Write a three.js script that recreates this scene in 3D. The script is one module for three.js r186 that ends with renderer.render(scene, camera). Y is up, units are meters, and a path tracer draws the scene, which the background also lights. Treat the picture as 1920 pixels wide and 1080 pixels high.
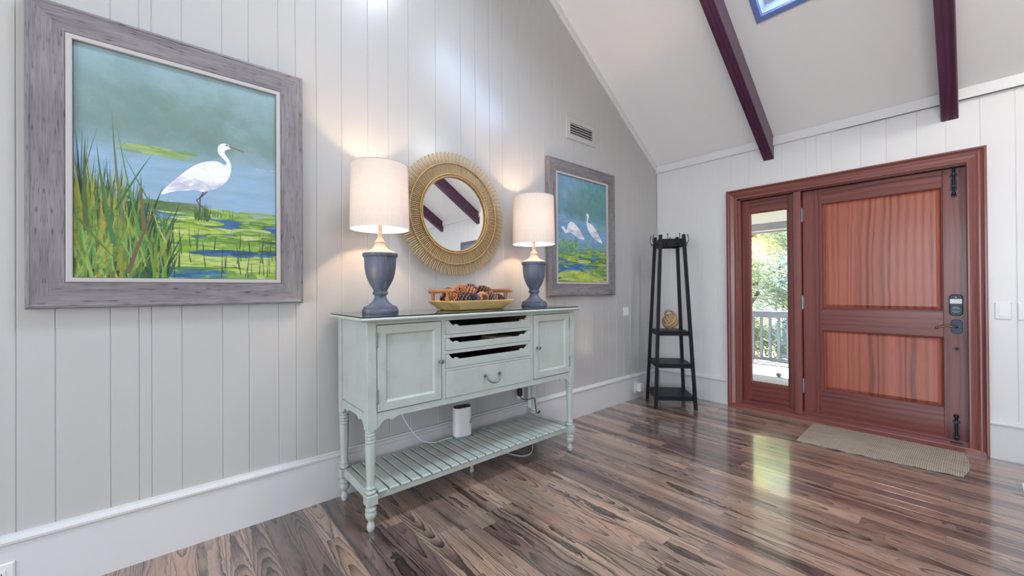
import * as THREE from 'three';
import { mergeGeometries, toCreasedNormals } from 'three/addons/utils/BufferGeometryUtils.js';
import { RoundedBoxGeometry } from 'three/addons/geometries/RoundedBoxGeometry.js';
import { RectAreaLightUniformsLib } from 'three/addons/lights/RectAreaLightUniformsLib.js';

// ------------------------------------------------------------------ camera, sky, sun, window light, exposure
const scene = new THREE.Scene();
const renderer = new THREE.WebGLRenderer({ antialias: true });
renderer.toneMapping = THREE.LinearToneMapping;
renderer.toneMappingExposure = 1.2;
renderer.shadowMap.enabled = true;
RectAreaLightUniformsLib.init();

const camera = new THREE.PerspectiveCamera(71.92, 16 / 9, 0.05, 200);
camera.position.set(-4.2, 1.15, 2.34);
camera.up.set(0.00226, 0.99997, 0.00744);
camera.lookAt(-4.2 + 0.65277, 1.15 + 0.00416, 2.34 - 0.75754);

{ // daylight sky: deep blue overhead, pale at the horizon
  const w = 64, h = 64, d = new Float32Array(w * h * 4);
  for (let j = 0; j < h; j++) {
    const up = Math.max(0, Math.sin(((j + 0.5) / h - 0.5) * Math.PI)), t = Math.pow(up, 0.55);
    for (let i = 0; i < w; i++) d.set([0.8 - 0.5 * t, 0.9 - 0.3 * t, 1.0 + 0.2 * t, 1], (j * w + i) * 4);
  }
  const sky = new THREE.DataTexture(d, w, h, THREE.RGBAFormat, THREE.FloatType);
  sky.mapping = THREE.EquirectangularReflectionMapping; sky.magFilter = THREE.LinearFilter; sky.needsUpdate = true;
  scene.background = sky;
}
const sun = new THREE.DirectionalLight(0xfff1dc, 60);
sun.position.set(8, 18, -10); sun.target.position.set(2, 0, 0.5);
sun.castShadow = true;
Object.assign(sun.shadow.camera, { left: -14, right: 14, top: 14, bottom: -14, near: 1, far: 60 });
scene.add(sun, sun.target);

const V3 = (x, y, z) => new THREE.Vector3(x, y, z);
function areaLight(name, color, power, w, h, pos, target) {
  const l = new THREE.RectAreaLight(color, power, w, h); l.name = name;
  l.position.set(...pos); l.lookAt(...target); scene.add(l); return l;
}
// daylight through the roof window; added light at unseen upper, right and back windows
const SL = 0.6667, EAVE = 2.53, RIDGE = -4.3;          // roof slope, eave height, ridge position
{ const c = V3(-1.47, EAVE + 1.47 * SL, 1.68), n = V3(SL, 1, 0).normalize().multiplyScalar(0.215), p = c.clone().add(n); areaLight('skylight_daylight', new THREE.Color(0.42, 0.64, 1.0), 9.5, 0.64, 1.28, p.toArray(), c.toArray()); }
{ const c = V3(-3.0, EAVE + 3.0 * SL, 1.68), n = V3(SL, 1, 0).normalize().multiplyScalar(0.215), p = c.clone().add(n); areaLight('added_upper_skylight', new THREE.Color(0.8, 0.89, 1.0), 43, 0.64, 1.28, p.toArray(), c.toArray()); }
areaLight('added_right_window_fill', new THREE.Color(0.92, 0.95, 1.0), 0.25, 2.3, 2.1, [-2.1, 1.45, 6.35], [-2.1, 1.3, 0]);
areaLight('added_back_window_fill', new THREE.Color(0.86, 0.92, 1.0), 5.7, 4.4, 2.1, [-8.45, 1.45, 3.1], [0, 1.3, 3.1]);

// ------------------------------------------------------------------ helpers
let seed = 7;
const rnd = (a = 0, b = 1) => { seed = (Math.imul(seed, 1664525) + 1013904223) >>> 0; return a + (b - a) * (seed / 4294967296); };
const V = (x, y, z) => new THREE.Vector3(x, y, z);
const { clamp, lerp, smoothstep } = THREE.MathUtils;
const hash = (x, y, s) => { let h = (Math.imul(x, 374761393) + Math.imul(y, 668265263) + Math.imul(s, 2246822519)) | 0; h = Math.imul(h ^ (h >>> 13), 1274126177); return ((h ^ (h >>> 16)) >>> 0) / 4294967296; };
function vn(x, y, s = 0) {
  const i = Math.floor(x), j = Math.floor(y), a = x - i, b = y - j, u = a * a * (3 - 2 * a), v = b * b * (3 - 2 * b);
  return lerp(lerp(hash(i, j, s), hash(i + 1, j, s), u), lerp(hash(i, j + 1, s), hash(i + 1, j + 1, s), u), v);
}
const fbm = (x, y, s = 0, n = 3) => { let r = 0, a = 0.5, t = 0; for (let k = 0; k < n; k++) { r += a * vn(x, y, s + k); t += a; a *= 0.5; x *= 2.03; y *= 2.03; } return r / t; };
const enc = (c) => Math.round(255 * clamp(c <= 0.0031308 ? c * 12.92 : 1.055 * Math.pow(c, 1 / 2.4) - 0.055, 0, 1));
function tex(w, h, fn, data = false) {              // fn(u, v) -> linear rgb or a number
  const d = new Uint8Array(w * h * 4);
  for (let j = 0; j < h; j++) for (let i = 0; i < w; i++) {
    const c = fn((i + 0.5) / w, (j + 0.5) / h), o = (j * w + i) * 4;
    if (data) { d[o] = d[o + 1] = d[o + 2] = clamp(c, 0, 1) * 255; } else { d[o] = enc(c[0]); d[o + 1] = enc(c[1]); d[o + 2] = enc(c[2]); }
    d[o + 3] = 255;
  }
  const t = new THREE.DataTexture(d, w, h, THREE.RGBAFormat);
  t.magFilter = THREE.LinearFilter; t.minFilter = THREE.LinearMipmapLinearFilter; t.generateMipmaps = true;
  t.wrapS = t.wrapT = THREE.MirroredRepeatWrapping; t.colorSpace = data ? THREE.NoColorSpace : THREE.SRGBColorSpace; t.needsUpdate = true;
  return t;
}
const mixc = (a, b, t) => [lerp(a[0], b[0], t), lerp(a[1], b[1], t), lerp(a[2], b[2], t)];
const mat = (o) => { const c = o.rgb; delete o.rgb; const m = new THREE.MeshPhysicalMaterial(o); if (c) m.color.setRGB(...c); return m; };

const used = {};
function numbered(n) { const k = used[n] ?? 0; used[n] = k + 1; return k ? n + '_' + String(k).padStart(3, '0') : n; }
function shade(o) { o.castShadow = o.receiveShadow = true; return o; }
function obj(name, geo, m, parent) {
  if (Array.isArray(geo)) geo = geo.length > 1 ? mergeGeometries(geo.map((g) => (g.index ? g.toNonIndexed() : g))) : geo[0];
  const o = shade(new THREE.Mesh(geo, m));
  o.name = parent ? name : numbered(name); (parent ?? scene).add(o); return o;
}
function tag(o, label, category, group) { o.userData = { ...o.userData, label, category }; if (group) o.userData.group = group; return o; }
function thing(name, label, category, [x, y, z] = [0, 0, 0], turn = 0, group) {
  const o = new THREE.Group(); o.name = numbered(name); scene.add(o); o.position.set(x, y, z); o.rotation.y = turn; return tag(o, label, category, group);
}
function struct(name, geo, m, label) { const o = obj(name, geo, m); o.userData.kind = 'structure'; if (label) o.userData.label = label; return o; }
function structGroup(name, label) { const o = new THREE.Group(); o.name = numbered(name); scene.add(o); o.userData.kind = 'structure'; if (label) o.userData.label = label; return o; }

// uv in metres by the face's direction; "along" is the axis of the grain
function boxUV(g, along = 0, off = [0, 0]) {
  const p = g.attributes.position, n = g.attributes.normal, uv = new Float32Array(p.count * 2);
  for (let i = 0; i < p.count; i++) {
    const a = [Math.abs(n.getX(i)), Math.abs(n.getY(i)), Math.abs(n.getZ(i))], k = a[0] > a[1] && a[0] > a[2] ? 0 : a[1] > a[2] ? 1 : 2;
    const q = [p.getX(i), p.getY(i), p.getZ(i)], rest = [0, 1, 2].filter((c) => c !== k);
    const u = rest.includes(along) ? along : rest[0], v = rest.find((c) => c !== u);
    uv[i * 2] = q[u] + off[0]; uv[i * 2 + 1] = q[v] + off[1];
  }
  g.setAttribute('uv', new THREE.BufferAttribute(uv, 2)); return g;
}
function fromTris(t, along = 0, off) {              // flat triangles, turned outwards by the sign of the volume
  let vol = 0; const a = new Float32Array(t.length * 3);
  for (let i = 0; i < t.length; i += 3) vol += t[i].dot(t[i + 1].clone().cross(t[i + 2]));
  t.forEach((v, i) => { const k = vol < 0 ? i - (i % 3) + [0, 2, 1][i % 3] : i; t[k].toArray(a, i * 3); });
  const g = new THREE.BufferGeometry(); g.setAttribute('position', new THREE.BufferAttribute(a, 3)); g.computeVertexNormals();
  return boxUV(g, along, off);
}
function rings(list, along = 0, off, cap = true) {     // solid through rings of points
  const t = [], n = list[0].length, c = list[0].reduce((s, p) => s.clone().add(p), V(0, 0, 0)).divideScalar(n);
  list = list.map((r) => r.map((p) => p.clone().sub(c)));
  for (let k = 0; k + 1 < list.length; k++) for (let j = 0; j < n; j++) {
    const A = list[k], B = list[k + 1], i = (j + 1) % n; t.push(A[j], A[i], B[i], A[j], B[i], B[j]);
  }
  const A = list[0], B = list[list.length - 1];
  if (cap) for (let j = 1; j + 1 < n; j++) t.push(A[0], A[j + 1], A[j], B[0], B[j], B[j + 1]);
  const g = fromTris(t, along, [0, 0]); g.translate(c.x, c.y, c.z); return boxUV(g, along, off);
}
function box(x0, x1, y0, y1, z0, z1, b = 0.002, along, off) {   // chamfered box
  const s = [x1 - x0, y1 - y0, z1 - z0]; along ??= s.indexOf(Math.max(...s)); off ??= [0, 0];
  b = Math.min(b, Math.min(...s) * 0.45);
  const r = (z, i) => [[x0 + i, y0 + b], [x0 + b, y0 + i], [x1 - b, y0 + i], [x1 - i, y0 + b], [x1 - i, y1 - b], [x1 - b, y1 - i], [x0 + b, y1 - i], [x0 + i, y1 - b]].map(([x, y]) => V(x, y, z));
  const r2 = (z) => [[x0 + b, y0 + b], [x0 + b, y0 + b], [x1 - b, y0 + b], [x1 - b, y0 + b], [x1 - b, y1 - b], [x1 - b, y1 - b], [x0 + b, y1 - b], [x0 + b, y1 - b]].map(([x, y]) => V(x, y, z));
  if (b < 1e-5) return rings([[V(x0, y0, z0), V(x1, y0, z0), V(x1, y1, z0), V(x0, y1, z0)], [V(x0, y0, z1), V(x1, y0, z1), V(x1, y1, z1), V(x0, y1, z1)]], along, off);
  return rings([r2(z0), r(z0 + b, 0), r(z1 - b, 0), r2(z1)], along, off);
}
const creased = (g, a = 0.7) => toCreasedNormals(g.index ? g.toNonIndexed() : g, a);
function lathe(pts, seg = 40, crease = 0.6) { return creased(new THREE.LatheGeometry(pts.map(([r, y]) => new THREE.Vector2(r, y)), seg), crease); }
function tube(pts, r, seg = 24, rad = 8, closed = false) {
  const c = new THREE.CatmullRomCurve3(pts.map((p) => V(...p)), closed), g = new THREE.TubeGeometry(c, seg, r, rad, closed);
  if (closed) return g.toNonIndexed();
  const ends = [0, 1].map((t) => { const s = new THREE.SphereGeometry(r, rad, 6); s.translate(...c.getPointAt(t).toArray()); return s.toNonIndexed(); });
  return mergeGeometries([g.toNonIndexed(), ...ends]);
}
function rod(a, b, r0, r1 = r0, seg = 12) {
  const A = V(...a), B = V(...b), g = new THREE.CylinderGeometry(r1, r0, A.distanceTo(B), seg).toNonIndexed();
  g.applyQuaternion(new THREE.Quaternion().setFromUnitVectors(V(0, 1, 0), B.clone().sub(A).normalize()));
  return g.translate((A.x + B.x) / 2, (A.y + B.y) / 2, (A.z + B.z) / 2);
}
function ball(x, y, z, r, sy = 1, seg = 16) { return new THREE.SphereGeometry(r, seg, seg / 2).scale(1, sy, 1).translate(x, y, z).toNonIndexed(); }
function shapeGeo(pts, depth, bevel = 0.0015) {
  const s = new THREE.Shape(pts.map(([x, y]) => new THREE.Vector2(x, y)));
  const g = new THREE.ExtrudeGeometry(s, { depth: depth - 2 * bevel, bevelEnabled: bevel > 0, bevelSize: bevel, bevelThickness: bevel, bevelOffset: -bevel, bevelSegments: 1, curveSegments: 8 });
  return g.translate(0, 0, bevel);
}
// a mitred rail between two corners of a frame. P(a, b, d) places (across, up, proud); profile is a list of (inset, proud)
function mitred(P, [a0, a1, b0, b1], side, profile, along) {
  const at = { left: [(t) => [a0 + t, b0 + t], (t) => [a0 + t, b1 - t]], right: [(t) => [a1 - t, b0 + t], (t) => [a1 - t, b1 - t]], top: [(t) => [a0 + t, b1 - t], (t) => [a1 - t, b1 - t]], bottom: [(t) => [a0 + t, b0 + t], (t) => [a1 - t, b0 + t]] }[side];
  return rings(at.map((f) => profile.map(([t, d]) => P(...f(t), d))), along, [rnd(0, 3), rnd(0, 1)]);
}

// ------------------------------------------------------------------ materials
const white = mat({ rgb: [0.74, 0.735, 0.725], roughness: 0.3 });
const whiteLeftDimmed = mat({ rgb: [0.5, 0.497, 0.485], roughness: 0.2 });  // same white paint as the front wall, darkened to even out the light
const whiteTrim = mat({ rgb: [0.66, 0.66, 0.66], roughness: 0.34 });
const ceilingPaint = mat({ rgb: [0.83, 0.83, 0.82], roughness: 0.85, bumpMap: tex(256, 256, (u, v) => fbm(u * 60, v * 60, 91, 2), true), bumpScale: 0.0006 });

// oak floor: rows of eight different boards, cathedral arches beside straight grain
const oak = tex(2048, 1024, (u, v) => {
  const row = Math.floor(v * 8), x = u * 2.4, y = (v * 8 - row - 0.5) * 0.0875, s = 300 + row * 17, flat = row % 3 !== 1;
  const wob = (fbm(x * 2.2, y * 14, s, 3) - 0.5), cy = (vn(x * 0.9, 0.5, s + 5) - 0.5) * 0.05;
  const dep = flat ? 0.006 + 0.034 * x + 0.018 * vn(x * 2.6, 3.3, s + 7) : 0.16 + 0.01 * vn(x, 2, s);
  const r = Math.sqrt((y - cy) ** 2 + dep * dep) + wob * 0.012 + (vn(x * 40, y * 160, s + 9) - 0.5) * 0.0012;
  const f = r * (flat ? 165 : 230), k = f - Math.floor(f), ring = Math.pow(k, 2.2) * (0.55 + 0.6 * vn(Math.floor(f), 4, s));
  const pore = Math.pow(fbm(x * 22, y * 900, s + 11, 2), 2), big = fbm(x * 1.3, y * 20, s + 13, 2);
  const t = clamp(0.72 * ring + 0.5 * pore + (big - 0.5) * 0.9 + 0.06, 0, 1);
  return mixc([0.36, 0.26, 0.2], [0.034, 0.024, 0.024], smoothstep(t, 0.0, 1.0));
});
const floorTones = [[1, 0.97, 0.96], [0.8, 0.76, 0.77], [1.2, 1.14, 1.1], [0.52, 0.47, 0.52], [0.9, 0.82, 0.8], [1.4, 1.34, 1.28], [1.1, 0.98, 0.93]];
oak.repeat.set(1 / 2.4, 1 / 0.7);
const floorMats = floorTones.map((rgb) => mat({ rgb, map: oak, roughness: 0.3, ior: 1.7, clearcoat: 1, clearcoatRoughness: 0.09 }));

// mahogany: ribbon stripes along u
const mahogany = tex(1024, 1024, (u, v) => {
  const x = u * 1.2, y = v * 0.8, w = (fbm(x * 2.2, y * 5, 41, 2) - 0.5) * 0.03, a = y + w;
  const ribbon = 0.5 + 0.5 * Math.sin(a * 135 + 6 * vn(a * 22, 0.3, 43) + 2.2 * vn(x * 1.4, a * 9, 44));
  const fine = fbm(x * 10, a * 420, 45, 2), broad = fbm(x * 0.8, a * 10, 47, 2);
  const t = clamp(0.66 * Math.pow(ribbon, 1.6) * (0.35 + 0.65 * vn(a * 26, 1, 48)) + 0.4 * fine + 0.3 * broad - 0.2, 0, 1);
  return mixc([0.3, 0.108, 0.08], [0.08, 0.021, 0.02], t);
});
mahogany.repeat.set(1 / 1.2, 1 / 0.8);
const doorWood = mat({ map: mahogany, rgb: [0.74, 0.6, 0.66], roughness: 0.3, clearcoat: 0.12, clearcoatRoughness: 0.12, specularIntensity: 0.7 });
const panelWood = mat({ map: mahogany, rgb: [1.42, 1.16, 0.95], roughness: 0.3, clearcoat: 0.12, clearcoatRoughness: 0.12, specularIntensity: 0.7 });
const casingWood = mat({ map: mahogany, rgb: [0.82, 0.68, 0.74], roughness: 0.3, clearcoat: 0.3, clearcoatRoughness: 0.2 });
const beamWood = mat({ map: mahogany, rgb: [0.34, 0.22, 0.9], roughness: 0.32, clearcoat: 0.4, clearcoatRoughness: 0.25 });  // mahogany tinted purple to carry the bluish skylight cast

// weathered grey barn wood for the picture frames
const barn = tex(1024, 512, (u, v) => {
  const x = u * 1.4, y = v * 0.5, w = (fbm(x * 3, y * 9, 61, 2) - 0.5) * 0.02, a = y + w;
  const streak = fbm(x * 16, a * 420, 62, 3), crack = Math.pow(vn(x * 26, a * 330, 65), 9) * 1.1, broad = fbm(x * 5, a * 40, 66, 2);
  return mixc([0.275, 0.255, 0.268], [0.07, 0.06, 0.066], clamp(streak * 0.7 + broad * 0.55 - 0.34 + crack, 0, 1));
});
barn.repeat.set(1 / 1.4, 1 / 0.5);
const barnWood = mat({ map: barn, roughness: 0.6 });
const linerPaint = mat({ rgb: [0.5, 0.465, 0.46], roughness: 0.55 });

// sage paint of the sideboard, slightly rubbed
const sagePaint = tex(512, 512, (u, v) => {
  const b = fbm(u * 5, v * 5, 71, 3), f = fbm(u * 14, v * 160, 73, 2), sp = Math.pow(vn(u * 70, v * 55, 75), 14);
  return mixc([0.455, 0.505, 0.465], [0.36, 0.39, 0.335], clamp((b - 0.45) * 0.9 + (f - 0.5) * 0.4 + sp * 0.7, 0, 1));
});
const sage = mat({ map: sagePaint, roughness: 0.45 });
const sageDark = mat({ rgb: [0.18, 0.21, 0.18], roughness: 0.5 });
const darkInside = mat({ rgb: [0.075, 0.04, 0.025], roughness: 0.7 });
const pewter = mat({ rgb: [0.22, 0.25, 0.26], roughness: 0.38, metalness: 0.85 });
const bronze = mat({ rgb: [0.02, 0.024, 0.03], roughness: 0.35, metalness: 0.6 });
const leverMetal = mat({ rgb: [0.2, 0.11, 0.08], roughness: 0.3, metalness: 0.9 });
const steel = mat({ rgb: [0.22, 0.22, 0.26], roughness: 0.3, metalness: 0.9 });
const espresso = mat({ rgb: [0.006, 0.006, 0.011], roughness: 0.42, specularIntensity: 0.6 });
const plastic = mat({ rgb: [0.78, 0.78, 0.8], roughness: 0.3 });
const blackPlastic = mat({ rgb: [0.012, 0.012, 0.015], roughness: 0.4 });
const pane = mat({ rgb: [1, 1, 1], roughness: 0.0, transmission: 1, thickness: 0, ior: 1.5 });
const mirrorGlass = mat({ rgb: [0.93, 0.94, 0.94], roughness: 0.01, metalness: 1 });
const rattanTex = tex(128, 128, (u, v) => mixc([0.68, 0.48, 0.22], [0.34, 0.19, 0.065], clamp(fbm(u * 5, v * 3, 81, 3) * 1.5 - 0.45, 0, 1)));
const rattan = mat({ map: rattanTex, roughness: 0.5 });

// ------------------------------------------------------------------ floor
const floor = struct('floor', box(-8.6, 0.1, -0.2, -0.0145, -0.1, 6.5, 0), mat({ rgb: [0.03, 0.02, 0.015], roughness: 0.8 }), 'dark stained oak strip floor');
{
  const W = 0.0875, rest = [];
  const board = (x, z0, z1) => {
    const c = 0.0004, x0 = x + 0.0003, x1 = x + W - 0.0003, prof = [[x0, -0.014], [x0, -c], [x0 + c, 0], [x1 - c, 0], [x1, -c], [x1, -0.014]];
    const g = rings([z0 + 0.0004, z1 - 0.0004].map((z) => prof.map(([a, b]) => V(a, b, z))), 2);
    const row = Math.floor(rnd(0, 8)), p = g.attributes.position, uv = g.attributes.uv, off = rnd(0, 5), flip = rnd() < 0.5 ? -1 : 1;
    for (let i = 0; i < p.count; i++) uv.setXY(i, flip * p.getZ(i) + off, (row + 0.03 + 0.94 * (p.getX(i) - x) / W) * W);
    return g;
  };
  for (let k = 0; k < 98; k++) {
    const x = -W * (k + 1);
    let z = 0, end = rnd(0.3, 1.6);
    while (z < 6.5) {
      end = Math.min(end, 6.5);
      const near = x > -4.75 && z < 3.4 - Math.max(0, -x - 2.2) * 0.55, g = board(x, z, end), m = floorMats[Math.floor(Math.pow(rnd(), 1.1) * 7)];
      if (near) obj('plank', g, m, floor); else rest.push(g);
      z = end; end = z + rnd(0.7, 2.3);
    }
  }
  obj('plank', rest, floorMats[0], floor).userData.kind = 'stuff';
}

// ------------------------------------------------------------------ walls of vertical boards
function boardGeo(P, t0, t1, y0, top, dep = 0.015) {       // P(t, y, d)
  const c = 0.003, prof = [[t0, 0], [t0, dep - c], [t0 + c, dep], [t1 - c, dep], [t1, dep - c], [t1, 0]];
  return rings([prof.map(([t, d]) => P(t, typeof y0 === 'function' ? y0(t) : y0, d)), prof.map(([t, d]) => P(t, top(t), d))], 1, [rnd(), rnd()]);
}
const roofAt = (x) => EAVE + SL * (x > RIDGE ? -x : x - 2 * RIDGE);
{ // left wall, a gable
  const g = new THREE.Shape([[0.2, -0.2], [0.2, EAVE], [0, EAVE], [RIDGE, roofAt(RIDGE)], [-8.6, EAVE], [-8.8, EAVE], [-8.8, -0.2]].map(([a, b]) => new THREE.Vector2(a, b)));
  const wall = struct('wall_left', new THREE.ExtrudeGeometry(g, { depth: 0.2, bevelEnabled: false }).translate(0, 0, -0.215), whiteLeftDimmed, 'white painted wall of vertical boards in uneven widths');
  const seams = [0, -0.13, -0.24, -0.41, -0.55, -0.68, -0.8, -0.935, -1.04, -1.18, -1.31, -1.43, -1.57, -1.7, -1.83, -1.965, -2.098, -2.27, -2.396, -2.524, -2.65, -2.849, -3.046, -3.179, -3.307, -3.457, -3.591, -3.693, -3.774, -3.903, -4.009, -4.158, -4.26, -4.387, -4.539, -4.637, -4.79, -4.9, -5.05, -5.2];
  while (seams[seams.length - 1] > -8.5) seams.push(Math.max(-8.6, seams[seams.length - 1] - rnd(0.1, 0.2)));
  for (let i = 0; i + 1 < seams.length; i++) {
    const [b, a] = [seams[i], seams[i + 1]];
    if (a < RIDGE && b > RIDGE) { obj('plank', boardGeo((t, y, d) => V(t, y, d - 0.015), a, RIDGE, 0, roofAt), whiteLeftDimmed, wall); obj('plank', boardGeo((t, y, d) => V(t, y, d - 0.015), RIDGE, b, 0, roofAt), whiteLeftDimmed, wall); continue; }
    obj('plank', boardGeo((t, y, d) => V(t, y, d - 0.015), a, b, 0, roofAt), whiteLeftDimmed, wall);
  }
}
const DZ0 = 0.79, DZ1 = 2.38, DTOP = 2.06;                    // rough opening of the entrance
{ // front wall with the entrance
  const wall = struct('wall_front', [box(0.015, 0.2, -0.2, EAVE, -0.2, DZ0, 0), box(0.015, 0.2, -0.2, EAVE, DZ1, 6.7, 0), box(0.015, 0.2, DTOP, EAVE, DZ0, DZ1, 0), box(0.015, 0.2, -0.2, -0.03, DZ0, DZ1, 0)], white, 'white boarded wall around the front door');
  const seams = [0, 0.15, 0.262, 0.361, 0.483, 0.654, 0.79, 0.948, 1.052, 1.222, 1.398, 1.473, 1.574, 1.761, 1.911, 2.075, 2.221, 2.38, 2.529];
  while (seams[seams.length - 1] < 6.4) seams.push(Math.min(6.5, seams[seams.length - 1] + rnd(0.1, 0.2)));
  for (let i = 0; i + 1 < seams.length; i++) {
    const over = seams[i] >= DZ0 - 0.001 && seams[i + 1] <= DZ1 + 0.001;
    obj('plank', boardGeo((t, y, d) => V(0.015 - d, y, t), seams[i], seams[i + 1], over ? DTOP : 0, () => EAVE), white, wall);
  }
}
{ // walls behind the camera, with unseen windows added to light the room
  const wr = struct('wall_right', [box(-8.8, 0.2, -0.2, 0.4, 6.5, 6.7, 0), box(-8.8, -3.3, 0.4, 2.5, 6.5, 6.7, 0), box(-0.95, 0.2, 0.4, 2.5, 6.5, 6.7, 0), shapeGeo([[-8.8, 2.5], [0.2, 2.5], [0, EAVE], [RIDGE, roofAt(RIDGE)], [-8.6, EAVE]], 0.2, 0).translate(0, 0, 6.5)], white);
  const wb = struct('wall_back', [box(-8.8, -8.6, -0.2, 0.4, -0.2, 6.7, 0), box(-8.8, -8.6, 2.5, EAVE, -0.2, 6.7, 0), box(-8.8, -8.6, 0.4, 2.5, -0.2, 0.9, 0), box(-8.8, -8.6, 0.4, 2.5, 5.3, 6.7, 0)], white);
  const w2 = structGroup('added_window_2', 'added unseen window behind the viewer that lights the room'), w3 = structGroup('added_window_3', 'added unseen window in the far back wall that lights the room');
  for (let i = 0; i < 4; i++) {
    const x = -3.3 + 1.15 * i; if (i < 2) { obj('pane', box(x + 0.05, x + 1.1, 0.45, 2.45, 6.6, 6.606, 0), pane, w2); obj('mullion', box(x, x + 0.05, 0.4, 2.5, 6.56, 6.64), whiteTrim, w2); }
    const z = 0.9 + 1.1 * i; obj('pane', box(-8.706, -8.7, 0.45, 2.45, z + 0.05, z + 1.05, 0), pane, w3);
    obj('mullion', box(-8.74, -8.66, 0.4, 2.5, z, z + 0.05), whiteTrim, w3);
  }
}
// ------------------------------------------------------------------ roof: slopes, roof window, unseen upper window added for overhead light, beams
const up = V(-1, SL, 0).normalize(), nrm = V(SL, 1, 0).normalize();
const onRoof = (s, z, d) => V(0, EAVE, z).addScaledVector(up, s).addScaledVector(nrm, d);    // s metres up the slope, d into the roof
const PITCH = Math.hypot(1, SL), S0 = 0.92 * PITCH, S1 = 2.02 * PITCH, Z0 = 1.345, Z1 = 2.015, U0 = 2.45 * PITCH, U1 = 3.55 * PITCH;
function slab(s0, s1, z0, z1, d0, d1) { return rings([d0, d1].map((d) => [onRoof(s0, z0, d), onRoof(s1, z0, d), onRoof(s1, z1, d), onRoof(s0, z1, d)]), 2); }
{
  const top = -RIDGE * PITCH;
  struct('ceiling', [slab(-0.24, S0, -0.2, 6.7, 0, 0.22), slab(S1, U0, -0.2, 6.7, 0, 0.22), slab(U1, top, -0.2, 6.7, 0, 0.22), slab(U0, U1, -0.2, Z0, 0, 0.22), slab(U0, U1, Z1, 6.7, 0, 0.22), slab(S0, S1, -0.2, Z0, 0, 0.22), slab(S0, S1, Z1, 6.7, 0, 0.22)], ceilingPaint, 'plain sloping ceiling with dark beams');
  const b = slab(-0.24, top, -0.2, 6.7, 0, 0.22); b.applyMatrix4(new THREE.Matrix4().makeScale(-1, 1, 1)).translate(2 * RIDGE, 0, 0);
  const ix = []; for (let i = 0; i < b.attributes.position.count; i += 3) ix.push(i, i + 2, i + 1); b.setIndex(ix);
  struct('ceiling', b.toNonIndexed(), ceilingPaint);
  const fr = mat({ rgb: [0.15, 0.22, 0.5], roughness: 0.4 }), lin = mat({ rgb: [0.42, 0.46, 0.52], roughness: 0.5 }), P = (a, b2, d) => onRoof(b2, a, -d);  // frame colour holds the blue glow spilling from the skylight
  const prof = [[0, 0], [0, 0.018], [0.004, 0.02], [0.036, 0.02], [0.04, 0.016], [0.04, 0]], well = [[0, -0.002], [0, -0.2], [0.008, -0.2], [0.008, -0.002]], sash = [[0, -0.12], [0, -0.2], [0.055, -0.2], [0.055, -0.15], [0.02, -0.12]];
  for (const [name, label, s0, s1, z0, z1] of [['window_4', 'roof window between two dark beams, its frame tinted with blue sky glow', S0, S1, Z0, Z1], ['added_window_5', 'added unseen roof window higher up the slope for overhead light', U0, U1, Z0, Z1]]) {
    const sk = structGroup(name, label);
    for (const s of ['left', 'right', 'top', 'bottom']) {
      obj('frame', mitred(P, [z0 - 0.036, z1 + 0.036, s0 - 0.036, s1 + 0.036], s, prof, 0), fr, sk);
      obj('lining', mitred(P, [z0, z1, s0, s1], s, well, 0), lin, sk); obj('sash', mitred(P, [z0 + 0.008, z1 - 0.008, s0 + 0.008, s1 - 0.008], s, sash, 0), lin, sk);
    }
    obj('pane', slab(s0 + 0.04, s1 - 0.04, z0 + 0.04, z1 - 0.04, 0.17, 0.174), pane, sk);
  }
}
for (const [z, label] of [[1.117, 'dark mahogany ceiling beam to the left of the roof window'], [2.242, 'dark mahogany ceiling beam above the front door'], [3.52, 'dark mahogany ceiling beam seen whole in the round mirror'], [4.765, 'dark mahogany ceiling beam at the left edge of the round mirror']]) {
  const d = 0.197, e = [[0, EAVE], [0, EAVE - d], [RIDGE + 0.02, EAVE - d - SL * (RIDGE + 0.02)], [RIDGE + 0.02, roofAt(RIDGE + 0.02)]], h = 0.043, c = 0.005;
  const ring = (dz, i) => [V(0, e[0][1], z + dz), V(0, e[1][1] + i, z + dz), V(e[2][0], e[2][1] + i, z + dz), V(e[3][0], e[3][1], z + dz)];
  tag(obj('ceiling_beam', rings([ring(-h, c), ring(-h + c, 0), ring(h - c, 0), ring(h, c)], 0, [rnd(0, 2), rnd()]), beamWood), label, 'beam', 'sloping ceiling beams');
}
// crown on the front wall, rake trim on the left wall
struct('trim_1', [box(-0.022, 0, 2.452, EAVE, 0, 6.5, 0.003), box(-0.028, 0, 2.452, 2.462, 0, 6.5, 0.002)], white, 'flat white crown board above the front door');
{
  const q = (s, d, z) => onRoof(s, z, -d);
  const r = (z, i) => [q(0.01, 0.001, z), q(-RIDGE * PITCH, 0.001, z), q(-RIDGE * PITCH, 0.062 - i, z), q(0.01, 0.062 - i, z)];
  struct('trim_2', rings([r(0, 0), r(0.014, 0), r(0.018, 0.006)], 0), white, 'white rake trim along the sloping ceiling');
}
// baseboards
function baseboard(name, P, t0, t1, along) {
  const prof = [[0, 0], [0.022, 0], [0.022, 0.222], [0.030, 0.228], [0.031, 0.238], [0.026, 0.245], [0.016, 0.25], [0.014, 0.257], [0, 0.257]];
  struct(name, rings([t0, t1].map((t) => prof.map(([d, y]) => P(t, y, d))), along), whiteTrim, 'tall white baseboard with a moulded cap');
}
baseboard('baseboard_left', (t, y, d) => V(t, y, d), -8.6, 0, 0);
baseboard('baseboard_front', (t, y, d) => V(-d, y, t), 0.031, 0.754, 2);
baseboard('baseboard_front', (t, y, d) => V(-d, y, t), 2.408, 6.5, 2);

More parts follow.
